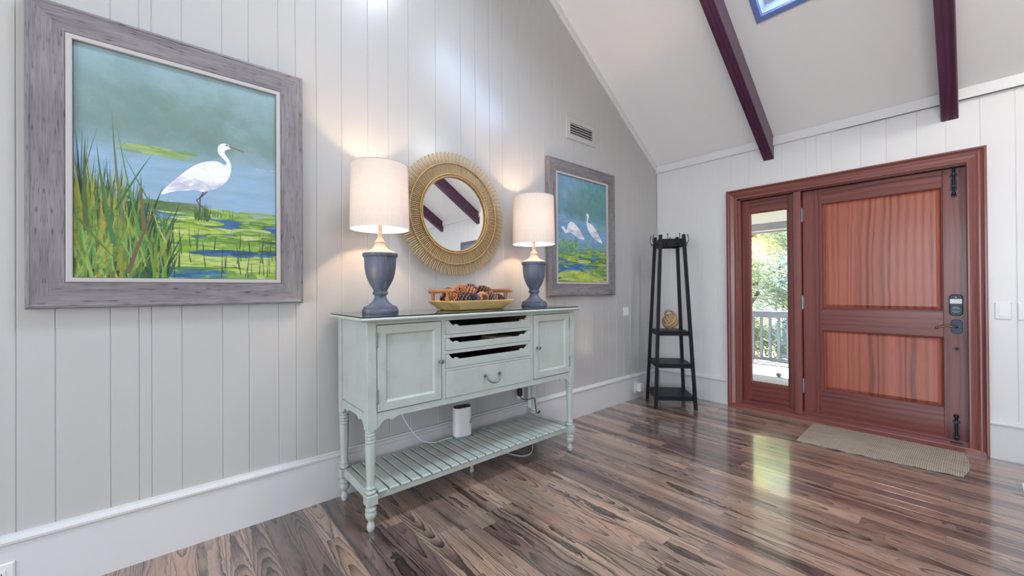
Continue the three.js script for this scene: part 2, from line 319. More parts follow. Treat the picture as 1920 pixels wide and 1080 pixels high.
// ------------------------------------------------------------------ entrance: casing, side window, door
{
  const P = (a, b, d) => V(-d, b, a), R = [0.754, 2.408, -0.5, 2.103];
  const prof = [[0, 0], [0, 0.034], [0.004, 0.038], [0.012, 0.038], [0.017, 0.03], [0.024, 0.027], [0.030, 0.031], [0.038, 0.031], [0.05, 0.026], [0.068, 0.021], [0.08, 0.024], [0.088, 0.024], [0.094, 0.018], [0.094, 0]];
  const c = structGroup('trim_3', 'moulded mahogany casing around door and side window');
  obj('head_casing', mitred(P, R, 'top', prof, 2), casingWood, c);
  for (const s of ['left', 'right']) {
    const a = s === 'left' ? (t) => 0.754 + t : (t) => 2.408 - t;
    obj('side_casing', rings([prof.map(([t, d]) => V(-d, 0.012, a(t))), prof.map(([t, d]) => V(-d, 2.103 - t, a(t)))], 1, [rnd(0, 2), rnd()]), casingWood, c);
  }
  obj('threshold', [box(-0.03, 0.2, -0.013, 0.034, 0.76, 2.4, 0.006, 2), box(0.02, 0.19, 0.03, 0.06, 0.85, 2.36, 0.002, 2)], casingWood, c);
  obj('jamb', box(0.0, 0.19, 0.034, 2.06, 0.8, 0.87, 0.002, 1), casingWood, c);
  obj('jamb', box(0.0, 0.19, 0.034, 2.06, 2.322, 2.37, 0.002, 1), casingWood, c);
  obj('head_jamb', box(0.0, 0.19, 2.0, 2.055, 0.8, 2.37, 0.002, 2), casingWood, c);
  obj('mullion', box(-0.004, 0.19, 0.034, 2.0, 1.302, 1.358, 0.003, 1, [0.4, 0.1]), casingWood, c);

  const w = structGroup('window_1', 'narrow glazed side window left of the front door'), z0 = 0.872, z1 = 1.3, y0 = 0.038, y1 = 1.996;
  obj('stile', box(0.012, 0.055, y0, y1, z0, 0.94, 0.003, 1, [0.2, 0.3]), doorWood, w);
  obj('stile', box(0.012, 0.055, y0, y1, 1.252, z1, 0.003, 1, [0.5, 0.6]), doorWood, w);
  obj('rail', box(0.014, 0.055, 1.872, y1, 0.94, 1.252, 0.003, 2, [0.1, 0.2]), doorWood, w);
  obj('rail', box(0.014, 0.055, y0, 0.25, 0.94, 1.252, 0.003, 2, [0.7, 0.5]), doorWood, w);
  obj('pane', box(0.034, 0.039, 0.245, 1.877, 0.935, 1.257, 0), pane, w);
  const bead = [[0, -0.03], [0, -0.016], [0.01, -0.022], [0.01, -0.03]];
  for (const s of ['left', 'right', 'top', 'bottom']) obj('glazing_bead', mitred(P, [0.94, 1.252, 0.25, 1.872], s, bead, 1), casingWood, w);

  const d = structGroup('door_1', 'red mahogany front door with two raised panels'), D0 = 1.362, D1 = 2.318, DY0 = 0.046, DY1 = 1.996, F = 0.012, B = 0.055;
  const p0 = 1.492, p1 = 2.2;                                    // panel openings
  obj('stile', box(F, B, DY0, DY1, D0, p0, 0.002, 1, [0.3, 0.2]), doorWood, d);
  obj('stile', box(F, B, DY0, DY1, p1, D1, 0.002, 1, [0.9, 0.45]), doorWood, d);
  for (const [a, b, o] of [[1.872, DY1, 0.1], [0.786, 0.972, 0.5], [DY0, 0.274, 0.8]]) obj('rail', box(F, B, a, b, p0, p1, 0.002, 2, [o, o]), doorWood, d);
  for (const [a, b, o] of [[0.972, 1.872, 0.15], [0.274, 0.786, 0.75]]) {
    const ring = (i, x) => [V(x, a + i, p0 + i), V(x, b - i, p0 + i), V(x, b - i, p1 - i), V(x, a + i, p1 - i)];
    obj('panel', rings([ring(0, 0.05), ring(0, 0.032), ring(0.03, 0.017), ring(0.033, 0.014)], 1, [o, o * 1.7]), panelWood, d);
    const mould = [[0, -0.04], [0, -0.004], [0.006, -0.006], [0.012, -0.018], [0.014, -0.03], [0.014, -0.04]];
    for (const s of ['left', 'right', 'top', 'bottom']) obj('panel_moulding', mitred(P, [p0, p1, a, b], s, mould.map(([t, q]) => [t * 0.8, q - 0.004]), s === 'left' || s === 'right' ? 1 : 2), casingWood, d);
  }
  d.position.x = w.position.x = 0.029;
  for (const y of [1.792, 1.02, 0.289]) {
    const h = obj('hinge', [rod([0.0, y - 0.058, 1.36], [0.0, y + 0.058, 1.36], 0.007), ball(0, y + 0.06, 1.36, 0.0065), ball(0, y - 0.06, 1.36, 0.0065), box(0.002, 0.012, y - 0.055, y + 0.055, 1.352, 1.371, 0.001)], steel, d);
    h.userData.label = 'steel hinge barrel';
  }
  for (const [a, b, y0s, y1s] of [[1.34, 1.385, 0.05, 2.0], [2.3, 2.34, 0.05, 2.0], [0.86, 2.34, 1.98, 2.02], [0.862, 0.89, 0.04, 2.0], [1.29, 1.32, 0.04, 2.0]]) obj('stop', box(0.0845, 0.1, y0s, y1s, a, b, 0.001), casingWood, c);
  // electronic deadbolt
  const lock = obj('deadbolt', shapeGeo([[-0.033, -0.06], [-0.02, -0.075], [0.02, -0.075], [0.033, -0.06], [0.033, 0.062], [0.022, 0.075], [-0.022, 0.075], [-0.033, 0.062]], 0.03, 0.004).rotateY(-Math.PI / 2).translate(F, 1.02, 2.262), bronze, d);
  obj('cover', box(-0.022, -0.0175, 1.03, 1.063, 2.233, 2.291, 0.001), mat({ rgb: [0.62, 0.66, 0.68], roughness: 0.35 }), lock);
  obj('thumb_turn', [new THREE.CylinderGeometry(0.024, 0.026, 0.008, 28).rotateZ(Math.PI / 2).translate(-0.021, 0.987, 2.262).toNonIndexed(), new RoundedBoxGeometry(0.012, 0.012, 0.042, 2, 0.004).translate(-0.03, 0.987, 2.262).toNonIndexed()], mat({ rgb: [0.05, 0.06, 0.075], roughness: 0.3, metalness: 0.7 }), lock);
  obj('indicator_light', ball(-0.018, 1.075, 2.262, 0.004), plastic, lock);
  const hd = obj('handle', shapeGeo([[-0.028, -0.035], [-0.016, -0.05], [0.016, -0.05], [0.028, -0.035], [0.028, 0.035], [0.016, 0.05], [-0.016, 0.05], [-0.028, 0.035]], 0.01, 0.002).rotateY(-Math.PI / 2).translate(F, 0.866, 2.263), mat({ rgb: [0.02, 0.03, 0.05], roughness: 0.35, metalness: 0.6 }), d);
  obj('lever', [tube([[0.004, 0.864, 2.263], [-0.032, 0.864, 2.263], [-0.042, 0.866, 2.252], [-0.044, 0.872, 2.225], [-0.044, 0.868, 2.2], [-0.044, 0.858, 2.172]], 0.0065, 40, 10), ball(-0.044, 0.857, 2.168, 0.009)], leverMetal, hd);
  obj('keyhole_cover', [new THREE.CylinderGeometry(0.012, 0.013, 0.006, 20).rotateZ(Math.PI / 2).translate(F - 0.003, 0.708, 2.262).toNonIndexed(), ball(F - 0.007, 0.708, 2.262, 0.005)], bronze, d);
  // surface bolts: backplate with pointed ears, two guides, round rod and ball knob
  const plate = (y0, y1) => { const n = 24, L = [], Rr = []; for (let i = 0; i <= n; i++) { const t = i / n, y = lerp(y0, y1, t), ear = Math.max(0, 1 - Math.abs(t - 0.28) / 0.06, 1 - Math.abs(t - 0.75) / 0.06); const w = 0.011 + 0.003 * Math.cos(t * 12) + 0.013 * ear; L.push([-w, y]); Rr.unshift([w, y]); } return shapeGeo([...L, ...Rr], 0.005, 0.001).rotateY(-Math.PI / 2).translate(F, 0, 2.257); };
  obj('bolt', [plate(1.79, 1.994), rod([F - 0.013, 1.83, 2.257], [F - 0.013, 1.994, 2.257], 0.006), ball(F - 0.015, 1.812, 2.257, 0.012), box(F - 0.022, F, 1.86, 1.876, 2.243, 2.271), box(F - 0.022, F, 1.945, 1.96, 2.243, 2.271)], bronze, d);
  obj('bolt', [plate(0.05, 0.235), rod([F - 0.013, 0.05, 2.257], [F - 0.013, 0.215, 2.257], 0.007), ball(F - 0.016, 0.228, 2.257, 0.014), box(F - 0.024, F, 0.18, 0.197, 2.241, 2.273), box(F - 0.024, F, 0.075, 0.09, 2.241, 2.273), box(F - 0.03, F + 0.005, 0.04, 0.05, 2.229, 2.285)], bronze, d);
}

// ------------------------------------------------------------------ outside: porch, railing, trees
{
  const deckMats = [[0.62, 0.6, 0.57], [0.7, 0.68, 0.64], [0.55, 0.54, 0.52]].map((rgb) => mat({ rgb, roughness: 0.8 }));
  const deck = structGroup('porch_deck', 'pale sunlit porch boards beyond the side window');
  for (let i = 0; i < 23; i++) { const x = 0.21 + i * 0.142; obj('plank', box(x, x + (i === 16 ? 0.128 : 0.136), -0.13, -0.1, -3.5, 4.5, 0.003, 2), deckMats[i % 3], deck); }
  struct('porch_roof', [box(0.2, 3.0, 2.14, 2.24, -3.5, 4.5, 0), box(2.7, 2.82, 2.03, 2.14, -3.5, 4.5, 0.004), box(2.82, 2.86, 2.0, 2.06, -3.5, 4.5, 0.004)], mat({ rgb: [0.26, 0.28, 0.3], roughness: 0.8 }), 'grey porch ceiling with an edge beam');
  const railPaint = mat({ rgb: [0.085, 0.11, 0.165], roughness: 0.55 }), rail = thing('porch_railing', 'grey blue porch railing with square balusters seen through the side window', 'railing', [3.42, -0.1, 0]);
  obj('top_rail', box(-0.045, 0.045, 0.755, 0.865, -3.5, 4.5, 0.006), railPaint, rail);
  obj('bottom_rail', box(-0.03, 0.03, 0.03, 0.085, -3.5, 4.5, 0.004), railPaint, rail);
  for (let z = -1.31; z < 1.8; z += 0.128) obj('baluster', box(-0.019, 0.019, 0.085, 0.755, z, z + 0.038, 0.003), railPaint, rail);
  const far = []; for (const [a, b] of [[-3.4, -1.4], [1.9, 4.4]]) for (let z = a; z < b; z += 0.128) far.push(box(-0.019, 0.019, 0.085, 0.755, z, z + 0.038, 0));
  obj('baluster', far, railPaint, rail).userData.kind = 'stuff';
  obj('post', box(-0.05, 0.05, 0, 2.2, -3.5, -3.4), railPaint, rail); obj('post', box(-0.05, 0.05, 0, 2.2, 4.4, 4.5), railPaint, rail);
  struct('ground', box(0.25, 40, -1.7, -1.5, -25, 25, 0), mat({ map: tex(256, 256, (u, v) => mixc([0.14, 0.17, 0.07], [0.32, 0.29, 0.2], clamp(fbm(u * 30, v * 30, 5, 3) * 1.6 - 0.4, 0, 1))), roughness: 1 }), 'grassy ground below the porch');
  const g = new THREE.IcosahedronGeometry(0.038, 3), p = g.attributes.position; for (let i = 0; i < p.count; i++) { const v = V(p.getX(i), p.getY(i), p.getZ(i)); v.multiplyScalar(1 + 0.12 * (fbm(v.x * 90 + 9, v.y * 90 + v.z * 70, 4, 2) - 0.5) - 0.1 * Math.pow(Math.abs(Math.sin(Math.atan2(v.z, v.x) * 4)), 8)); p.setXYZ(i, v.x, v.y * 0.8, v.z); } g.computeVertexNormals();
  tag(obj('stone_ornament', g, mat({ rgb: [0.28, 0.28, 0.29], roughness: 0.9 })), 'small round grey stone ornament on the sunlit porch boards', 'ornament').position.set(2.27, -0.07, 0.555);
  // trees: trunk with limbs, and leaves as real small blades
  const leaf = rings([[V(0, 0, 0), V(0.012, 0.002, 0), V(0.0, 0.004, 0)], [V(-0.012, 0, 0.05), V(0, 0.008, 0.05), V(0.013, 0.003, 0.05)].reverse(), [V(-0.001, -0.006, 0.11), V(0.001, -0.005, 0.11), V(0, -0.004, 0.11)]], 2);
  const bark = mat({ rgb: [0.13, 0.095, 0.07], roughness: 0.95 }), leafMat = mat({ roughness: 0.55, rgb: [1, 1, 1], transmission: 0.5, thickness: 0 });
  const M = new THREE.Matrix4(), Q = new THREE.Quaternion(), C = new THREE.Color();
  function tree(x, z, h, r, n, tone, label, low) {
    const t = thing('tree', label, 'tree', [x, -1.5, z], 0, 'trees beyond the porch');
    const trunk = [tube([[0, 0, 0], [0.08, h * 0.3, 0.05], [-0.05, h * 0.6, -0.06], [0.05, h * 0.9, 0]], 0.11, 20, 8)];
    for (let k = 0; k < 7; k++) { const a = k * 2.4, y = h * (0.3 + 0.08 * k); trunk.push(tube([[0, y, 0], [Math.cos(a) * r * 0.4, y + 0.35, Math.sin(a) * r * 0.4], [Math.cos(a) * r * 0.8, y + 0.8, Math.sin(a) * r * 0.8]], 0.035, 10, 6)); }
    obj('trunk', trunk, bark, t);
    const f = shade(new THREE.InstancedMesh(leaf, leafMat, n)); f.name = 'foliage'; f.userData.kind = 'stuff'; t.add(f);
    const blobs = []; for (let k = 0; k < 44; k++) { const a = rnd(0, 6.283), q = Math.sqrt(rnd()) * r; blobs.push([Math.cos(a) * q, h * lerp(low, 1, rnd()), Math.sin(a) * q, rnd(0.35, 0.7) * r * 0.55]); }
    for (let i = 0; i < n; i++) {
      const b = blobs[i % 44], d = V(rnd(-1, 1), rnd(-1, 1), rnd(-1, 1)).normalize().multiplyScalar(b[3] * Math.pow(rnd(), 0.4));
      Q.setFromEuler(new THREE.Euler(rnd(-0.4, 1.2), rnd(0, 6.3), rnd(-0.6, 0.6)));
      const s = rnd(0.8, 1.7); f.setMatrixAt(i, M.compose(V(b[0] + d.x, b[1] + d.y, b[2] + d.z), Q, V(s, s, s)));
      const q = rnd(0.9, 2.1), y = rnd(0, 0.5); f.setColorAt(i, C.setRGB((tone[0] + y * 0.14) * q, (tone[1] + y * 0.1) * q, tone[2] * q));
    }
  }
  tree(6.2, -1.5, 4.6, 1.6, 26000, [0.46, 0.52, 0.46], 'leafy green tree close to the porch railing', 0.22);
  tree(7.4, -3.2, 5.4, 2.0, 26000, [0.66, 0.62, 0.46], 'yellow green tree behind the one at the railing', 0.2);
  tree(6.4, 0.9, 3.8, 1.6, 20000, [0.44, 0.53, 0.58], 'bluish green tree right of the leafy green tree', 0.15);
  tree(9.8, -1.4, 6.4, 2.6, 30000, [0.55, 0.6, 0.6], 'tall pale tree farthest beyond the porch', 0.15);
  tree(9.2, -5.4, 6.0, 2.6, 26000, [0.5, 0.56, 0.5], 'broad green tree at far left beyond the porch', 0.15);
}

// ------------------------------------------------------------------ rug, vent, outlets, switches
{
  const rugTex = tex(512, 512, (u, v) => { const r = 0.5 + 0.5 * Math.sin(u * 6.2832 * 84 + Math.sin(v * 5) * 1.6), q = 0.5 + 0.5 * Math.sin(v * 6.2832 * 64 + Math.floor(u * 48) * 3.1416); return mixc([0.16, 0.125, 0.095], [0.56, 0.48, 0.38], clamp(0.15 + 0.75 * Math.sqrt(r) * (0.55 + 0.45 * q) + 0.25 * (fbm(u * 8, v * 8, 3, 2) - 0.5), 0, 1)); });
  const bump = tex(512, 512, (u, v) => (0.5 + 0.5 * Math.sin(u * 6.2832 * 84 + Math.sin(v * 5) * 1.6)) * 0.7 + 0.3 * (0.5 + 0.5 * Math.sin(v * 6.2832 * 64)), true);
  const n = 44, ring = (y, i) => { const o = []; const pts = [[-0.105 - i, 1.455 + i], [-0.088 - i, 2.293 - i], [-0.585 + i, 2.297 - i], [-0.645 + i, 1.468 + i]]; for (let k = 0; k < 4; k++) for (let j = 0; j < n; j++) { const t = j / n, a = pts[k], b = pts[(k + 1) % 4], bow = 0.012 * Math.sin(Math.PI * t); o.push(V(lerp(a[0], b[0], t) + (k === 2 ? -bow : 0), y + 0.0015 * Math.sin(k * 40 + j * 0.9), lerp(a[1], b[1], t) + (k === 1 ? bow * 2.2 : 0))); } return o; };
  const g = rings([ring(0.0015, 0.002), ring(0.004, 0), ring(0.009, 0), ring(0.0115, 0.004)], 2), p = g.attributes.position, uv = g.attributes.uv;
  for (let i = 0; i < p.count; i++) uv.setXY(i, (p.getZ(i) - 1.455) / 0.84, (p.getX(i) + 0.65) / 0.55);
  tag(obj('door_mat', g, mat({ map: rugTex, bumpMap: bump, bumpScale: 0.0025, roughness: 0.95 })), 'ribbed tan woven mat lying before the front door', 'mat');
}
{
  const v = thing('air_vent', 'white louvred air vent high on the left wall', 'vent', [-1.335, 2.592, 0]);
  const P = (a, b, d) => V(a, b, d), prof = [[0, 0], [0, 0.006], [0.006, 0.011], [0.05, 0.011], [0.052, 0.004], [0.052, 0]];
  for (const s of ['left', 'right', 'top', 'bottom']) obj('frame', mitred(P, [-0.21, 0.21, -0.1, 0.1], s, prof, 0), whiteLeftDimmed, v);
  obj('duct', box(-0.16, 0.16, -0.05, 0.05, 0.0005, 0.002, 0), mat({ rgb: [0.02, 0.02, 0.02], roughness: 0.9 }), v);
  for (let k = 0; k < 4; k++) { const y = -0.034 + k * 0.0235; obj('louver', rings([-0.158, 0.158].map((x) => [V(x, y - 0.006, 0.012), V(x, y - 0.003, 0.013), V(x, y + 0.009, 0.005), V(x, y + 0.006, 0.003)])), whiteLeftDimmed, v); }
}
function switchPlate(name, label, P, rocker) {
  const t = thing(name, label, name === 'light_switch' ? 'switch' : 'outlet');
  const r = (i, d, w = 0.036, h = 0.057) => [P(-w + i, -h + i, d), P(w - i, -h + i, d), P(w - i, h - i, d), P(-w + i, h - i, d)];
  obj('plate', rings([r(0, 0), r(0, 0.003), r(0.004, 0.0065)]), plastic, t);
  if (rocker) { obj('rocker', rings([r(0, 0.005, 0.017, 0.034), [P(-0.017, -0.034, 0.013), P(0.017, -0.034, 0.013), P(0.017, 0.034, 0.008), P(-0.017, 0.034, 0.008)]]), plastic, t); }
  else for (const y of [-0.02, 0.02]) { const s = obj('socket', rings([[P(-0.016, y - 0.013, 0.006), P(0.016, y - 0.013, 0.006), P(0.016, y + 0.013, 0.006), P(-0.016, y + 0.013, 0.006)], [P(-0.015, y - 0.012, 0.009), P(0.015, y - 0.012, 0.009), P(0.015, y + 0.012, 0.009), P(-0.015, y + 0.012, 0.009)]]), plastic, t); for (const a of [-0.006, 0.006]) obj('slot', rings([[P(a - 0.001, y - 0.004, 0.0085), P(a + 0.001, y - 0.004, 0.0085), P(a + 0.001, y + 0.005, 0.0085), P(a - 0.001, y + 0.005, 0.0085)], [P(a - 0.001, y - 0.004, 0.0094), P(a + 0.001, y - 0.004, 0.0094), P(a + 0.001, y + 0.005, 0.0094), P(a - 0.001, y + 0.005, 0.0094)]]), blackPlastic, s); }
  return t;
}
switchPlate('light_switch', 'white rocker switch plate nearest the door casing', (a, b, d) => V(-d, 0.988 + b, 2.471 + a), true);
switchPlate('light_switch', 'white rocker switch plate cut by the right edge of the photo', (a, b, d) => V(-d, 0.986 + b, 2.567 + a), true);
switchPlate('wall_outlet', 'white socket in the baseboard at bottom left below the large egret painting', (a, b, d) => V(-4.672 + a, 0.105 + b * 0.98, 0.022 + d), false);
switchPlate('light_switch', 'small white switch plate on the left wall beside the coat stand', (a, b, d) => V(-0.632 + a * 1.3, 0.915 + b * 0.8, d), true);
{
  const t = thing('plug_adapter', 'white plug-in adapter box low on the left baseboard beside the coat stand', 'adapter', [-0.485, 0.118, 0.022]);
  obj('body', new RoundedBoxGeometry(0.072, 0.085, 0.05, 3, 0.01).translate(0.02, 0, 0.032).toNonIndexed(), plastic, t);
  obj('plate', box(-0.036, 0.036, -0.056, 0.056, 0, 0.006, 0.002), plastic, t);
}
tag(obj('floor_register', [box(-0.69, -0.44, 0.0005, 0.006, 2.517, 2.64, 0.002), ...[0, 1, 2, 3, 4].map((k) => box(-0.67 + k * 0.043, -0.642 + k * 0.043, 0.006, 0.009, 2.53, 2.62, 0.001))], plastic), 'white slotted floor register at the right edge of the photo', 'register');

// ------------------------------------------------------------------ pictures
function canvasTex(w, h, draw) {
  const c = document.createElement('canvas'); c.width = w; c.height = h; draw(c.getContext('2d'), w, h);
  const t = new THREE.CanvasTexture(c); t.colorSpace = THREE.SRGBColorSpace; t.magFilter = THREE.LinearFilter; return t;
}
const rgba = (r, g, b, a = 1) => `rgba(${Math.round(r)},${Math.round(g)},${Math.round(b)},${a})`;
function dabs(c, n, box4, size, colours, alpha, tilt = 0.2, asp = 3) {
  for (let i = 0; i < n; i++) {
    const q = colours[Math.floor(rnd(0, colours.length))], s = rnd(size[0], size[1]), j = rnd(-12, 12);
    c.fillStyle = rgba(q[0] + j, q[1] + j, q[2] + j, alpha * rnd(0.5, 1));
    c.save(); c.translate(rnd(box4[0], box4[2]), rnd(box4[1], box4[3])); c.rotate(rnd(-tilt, tilt)); c.beginPath(); c.ellipse(0, 0, s * asp, s, 0, 0, 6.3); c.fill(); c.restore();
  }
}
function blade(c, x0, y0, x1, y1, w, col, bend) {
  const mx = (x0 + x1) / 2 + bend, my = (y0 + y1) / 2; c.fillStyle = col; c.beginPath(); c.moveTo(x0 - w, y0); c.quadraticCurveTo(mx - w * 0.7, my, x1, y1); c.quadraticCurveTo(mx + w * 0.7, my, x0 + w, y0); c.fill();
}
function smoothPath(c, p, W, H) { c.beginPath(); const n = p.length; for (let i = 0; i < n; i++) { const a = p[i], b = p[(i + 1) % n], mx = (a[0] + b[0]) / 2 * W, my = (a[1] + b[1]) / 2 * H; if (!i) { const z = p[n - 1]; c.moveTo((a[0] + z[0]) / 2 * W, (a[1] + z[1]) / 2 * H); } c.quadraticCurveTo(a[0] * W, a[1] * H, mx, my); } c.closePath(); }
function stroke(c, p, W, H, w, col) { c.strokeStyle = col; c.lineWidth = w; c.lineCap = c.lineJoin = 'round'; c.beginPath(); p.forEach(([x, y], i) => (i ? c.lineTo(x * W, y * H) : c.moveTo(x * W, y * H))); c.stroke(); }
function water(c, W, H, horizon, shore, tone) {
  const g = c.createLinearGradient(0, 0, 0, H);
  for (const [t, q] of tone) g.addColorStop(t, rgba(...q)); c.fillStyle = g; c.fillRect(0, 0, W, H);
  dabs(c, 260, [0, 0, W, H * horizon], [W * 0.02, W * 0.06], [[146, 172, 186], [122, 150, 150], [110, 136, 124], [154, 178, 188], [114, 140, 128]], 0.12, 1.6, 1.6);
  dabs(c, 60, [W * 0.2, H * 0.14, W * 0.75, H * horizon * 0.95], [W * 0.03, W * 0.08], [[104, 134, 120], [112, 142, 128]], 0.12, 1.6, 1.5);
  dabs(c, 200, [0, H * horizon, W, H * shore], [W * 0.008, W * 0.03], [[150, 182, 210], [134, 170, 204], [158, 186, 212], [142, 174, 200]], 0.22, 0.06, 5);
}
function feather(c, body, W, H, belly) {
  c.save(); c.shadowColor = 'rgba(60,80,110,0.4)'; c.shadowBlur = W * 0.006; smoothPath(c, body, W, H); c.fillStyle = '#eef0f4'; c.fill(); c.restore();
  c.save(); smoothPath(c, body, W, H); c.clip();
  dabs(c, 70, belly.map((v, i) => v * (i % 2 ? H : W)), [W * 0.006, W * 0.016], [[176, 178, 200], [196, 196, 212], [160, 165, 190]], 0.3, 0.8, 3);
  dabs(c, 40, [belly[0] * W, (belly[1] - 0.1) * H, belly[2] * W, belly[1] * H], [W * 0.006, W * 0.014], [[255, 255, 255], [236, 238, 246]], 0.5, 0.8, 3); c.restore();
}
function padField(c, W, H, y0, n, deep) {
  c.fillStyle = rgba(...deep); c.globalAlpha = 0.35; c.fillRect(0, y0 * H, W, H); c.globalAlpha = 1;
  dabs(c, 130, [0, y0 * H, W, H], [W * 0.01, W * 0.03], [[58, 104, 150], [70, 112, 140], [90, 130, 120], [44, 86, 130]], 0.5, 0.08, 5);
  for (let i = 0; i < n; i++) {
    const t = i / n, y = lerp(y0, 1.02, t) * H, x = rnd(0, W), s = W * lerp(0.08, 0.24, t) * rnd(0.6, 1.2), q = [[158, 184, 74], [132, 168, 62], [178, 196, 98], [112, 150, 66], [96, 134, 58], [190, 204, 120]][Math.floor(rnd(0, 6))];
    c.fillStyle = rgba(q[0] * 0.55, q[1] * 0.6, q[2] * 0.6, 0.7); c.beginPath(); c.ellipse(x, y + s * 0.05, s, s * 0.23, 0, 0, 6.3); c.fill();
    c.fillStyle = rgba(...q, 0.92); c.beginPath(); c.ellipse(x, y, s, s * 0.17, rnd(-0.06, 0.06), 0, 6.3); c.fill(); dabs(c, 9, [x - s * 0.8, y - s * 0.1, x + s * 0.8, y + s * 0.12], [s * 0.015, s * 0.045], [[84, 120, 52], [196, 208, 130], [120, 156, 70], [210, 214, 160]], 0.55, 0.08, 7);
    dabs(c, 7, [x - s * 0.7, y - s * 0.12, x + s * 0.7, y + s * 0.12], [s * 0.03, s * 0.07], [[205, 216, 150], [120, 156, 60], [168, 190, 90]], 0.5, 0.1, 4);
  }
}
const paintA = canvasTex(1024, 1392, (c, W, H) => {
  water(c, W, H, 0.42, 0.66, [[0, [146, 172, 180]], [0.16, [130, 156, 156]], [0.33, [120, 144, 138]], [0.42, [138, 166, 186]], [0.66, [148, 176, 204]], [1, [70, 112, 154]]]);
  dabs(c, 40, [W * 0.22, H * 0.395, W * 0.5, H * 0.43], [5, 12], [[140, 166, 96], [158, 182, 110], [120, 150, 96]], 0.7, 0.05, 6);
  dabs(c, 8, [W * 0.85, H * 0.41, W, H * 0.42], [2, 4], [[190, 200, 170]], 0.7, 0.05, 7);
  padField(c, W, H, 0.68, 78, [56, 100, 148]);
  dabs(c, 60, [W * 0.3, H * 0.645, W * 0.53, H * 0.675], [8, 16], [[92, 116, 70], [110, 132, 82], [78, 104, 66]], 0.8, 0.05, 4);
  dabs(c, 120, [W * 0.5, H * 0.655, W, H * 0.7], [4, 9], [[176, 196, 96], [146, 174, 84], [110, 146, 66]], 0.7, 0.05, 6);
  dabs(c, 50, [W * 0.55, H * 0.86, W, H * 0.885], [6, 12], [[44, 92, 146], [60, 112, 166], [36, 70, 110]], 0.75, 0.04, 6);
  dabs(c, 40, [W * 0.34, H * 0.955, W * 0.7, H], [6, 12], [[40, 88, 140], [56, 110, 165]], 0.6, 0.04, 5);
  const legs = '#54525a'; stroke(c, [[0.592, 0.56], [0.562, 0.606], [0.547, 0.616], [0.562, 0.64], [0.595, 0.664]], W, H, 7, legs); stroke(c, [[0.6, 0.57], [0.565, 0.605], [0.562, 0.69]], W, H, 7, legs);
  feather(c, [[0.659, 0.337], [0.674, 0.319], [0.704, 0.311], [0.724, 0.322], [0.735, 0.335], [0.712, 0.342], [0.697, 0.352], [0.697, 0.366], [0.722, 0.39], [0.737, 0.42], [0.732, 0.466], [0.707, 0.511], [0.661, 0.545], [0.618, 0.562], [0.574, 0.577], [0.545, 0.566], [0.496, 0.577], [0.426, 0.588], [0.36, 0.618], [0.394, 0.572], [0.439, 0.529], [0.496, 0.477], [0.557, 0.434], [0.618, 0.414], [0.665, 0.409], [0.702, 0.428], [0.71, 0.408], [0.684, 0.389], [0.658, 0.366]], W, H, [0.42, 0.52, 0.72, 0.57]);
  stroke(c, [[0.722, 0.327], [0.76, 0.331], [0.805, 0.339]], W, H, 7, '#6d6a48'); stroke(c, [[0.7, 0.322], [0.722, 0.326]], W, H, 4, '#8a8a60'); c.fillStyle = '#202020'; c.beginPath(); c.arc(0.71 * W, 0.321 * H, 4, 0, 7); c.fill();
  for (let i = 0; i < 46; i++) { const x = rnd(0.535, 0.62) * W; blade(c, x, H * rnd(0.69, 0.72), x + rnd(-14, 16), H * rnd(0.62, 0.68), 3, rgba(rnd(50, 90), rnd(84, 120), rnd(40, 70)), 4); }
  for (let i = 0; i < 16; i++) { const x = rnd(0.62, 0.74) * W; blade(c, x, H * 0.69, x + rnd(-10, 10), H * rnd(0.645, 0.675), 3, rgba(96, 130, 66), 4); }
  for (let i = 0; i < 60; i++) { const x = rnd(0.36, 1) * W, y = rnd(0.82, 1) * H; blade(c, x, y, x + rnd(-20, 20), y - H * rnd(0.05, 0.18) * (x < 0.6 * W ? 1 : 0.8), 3.2, rgba(rnd(36, 70), rnd(62, 100), rnd(44, 60), 0.85), rnd(-8, 8)); }
  dabs(c, 200, [0, H * 0.6, W * 0.26, H], [12, 30], [[58, 92, 48], [120, 132, 52], [40, 74, 48], [150, 150, 60], [70, 110, 56]], 0.55, 1.57, 0.5);
  const reeds = [[[24, 52, 38], [36, 68, 38], [20, 42, 38], [46, 78, 44]], [[58, 98, 48], [92, 124, 48], [150, 146, 52], [42, 80, 54], [176, 158, 58]], [[108, 152, 72], [134, 168, 84], [84, 132, 72], [160, 176, 90]]];
  for (let i = 0; i < 560; i++) {
    const lay = i < 280 ? 0 : i < 490 ? 1 : 2, x = Math.pow(rnd(), 1.2) * 0.4 * W, tall = lerp(0.46, 0.2, x / (0.4 * W)) * rnd(0.45, 1.08) * (lay === 2 ? 0.8 : 1), y = H * rnd(0.82, 1.03), q = reeds[lay][Math.floor(rnd(0, reeds[lay].length))], v = rnd(-10, 10);
    blade(c, x, y, x + rnd(-80, 95), y - tall * H, rnd(3, lay === 2 ? 9 : 12), rgba(q[0] + v, q[1] + v, q[2] + v, rnd(0.55, 0.9)), rnd(-34, 24));
  }
  dabs(c, 160, [0, H * 0.62, W * 0.2, H], [10, 26], [[44, 74, 46], [96, 110, 46], [54, 90, 50], [128, 130, 52]], 0.22, 1.57, 0.4);
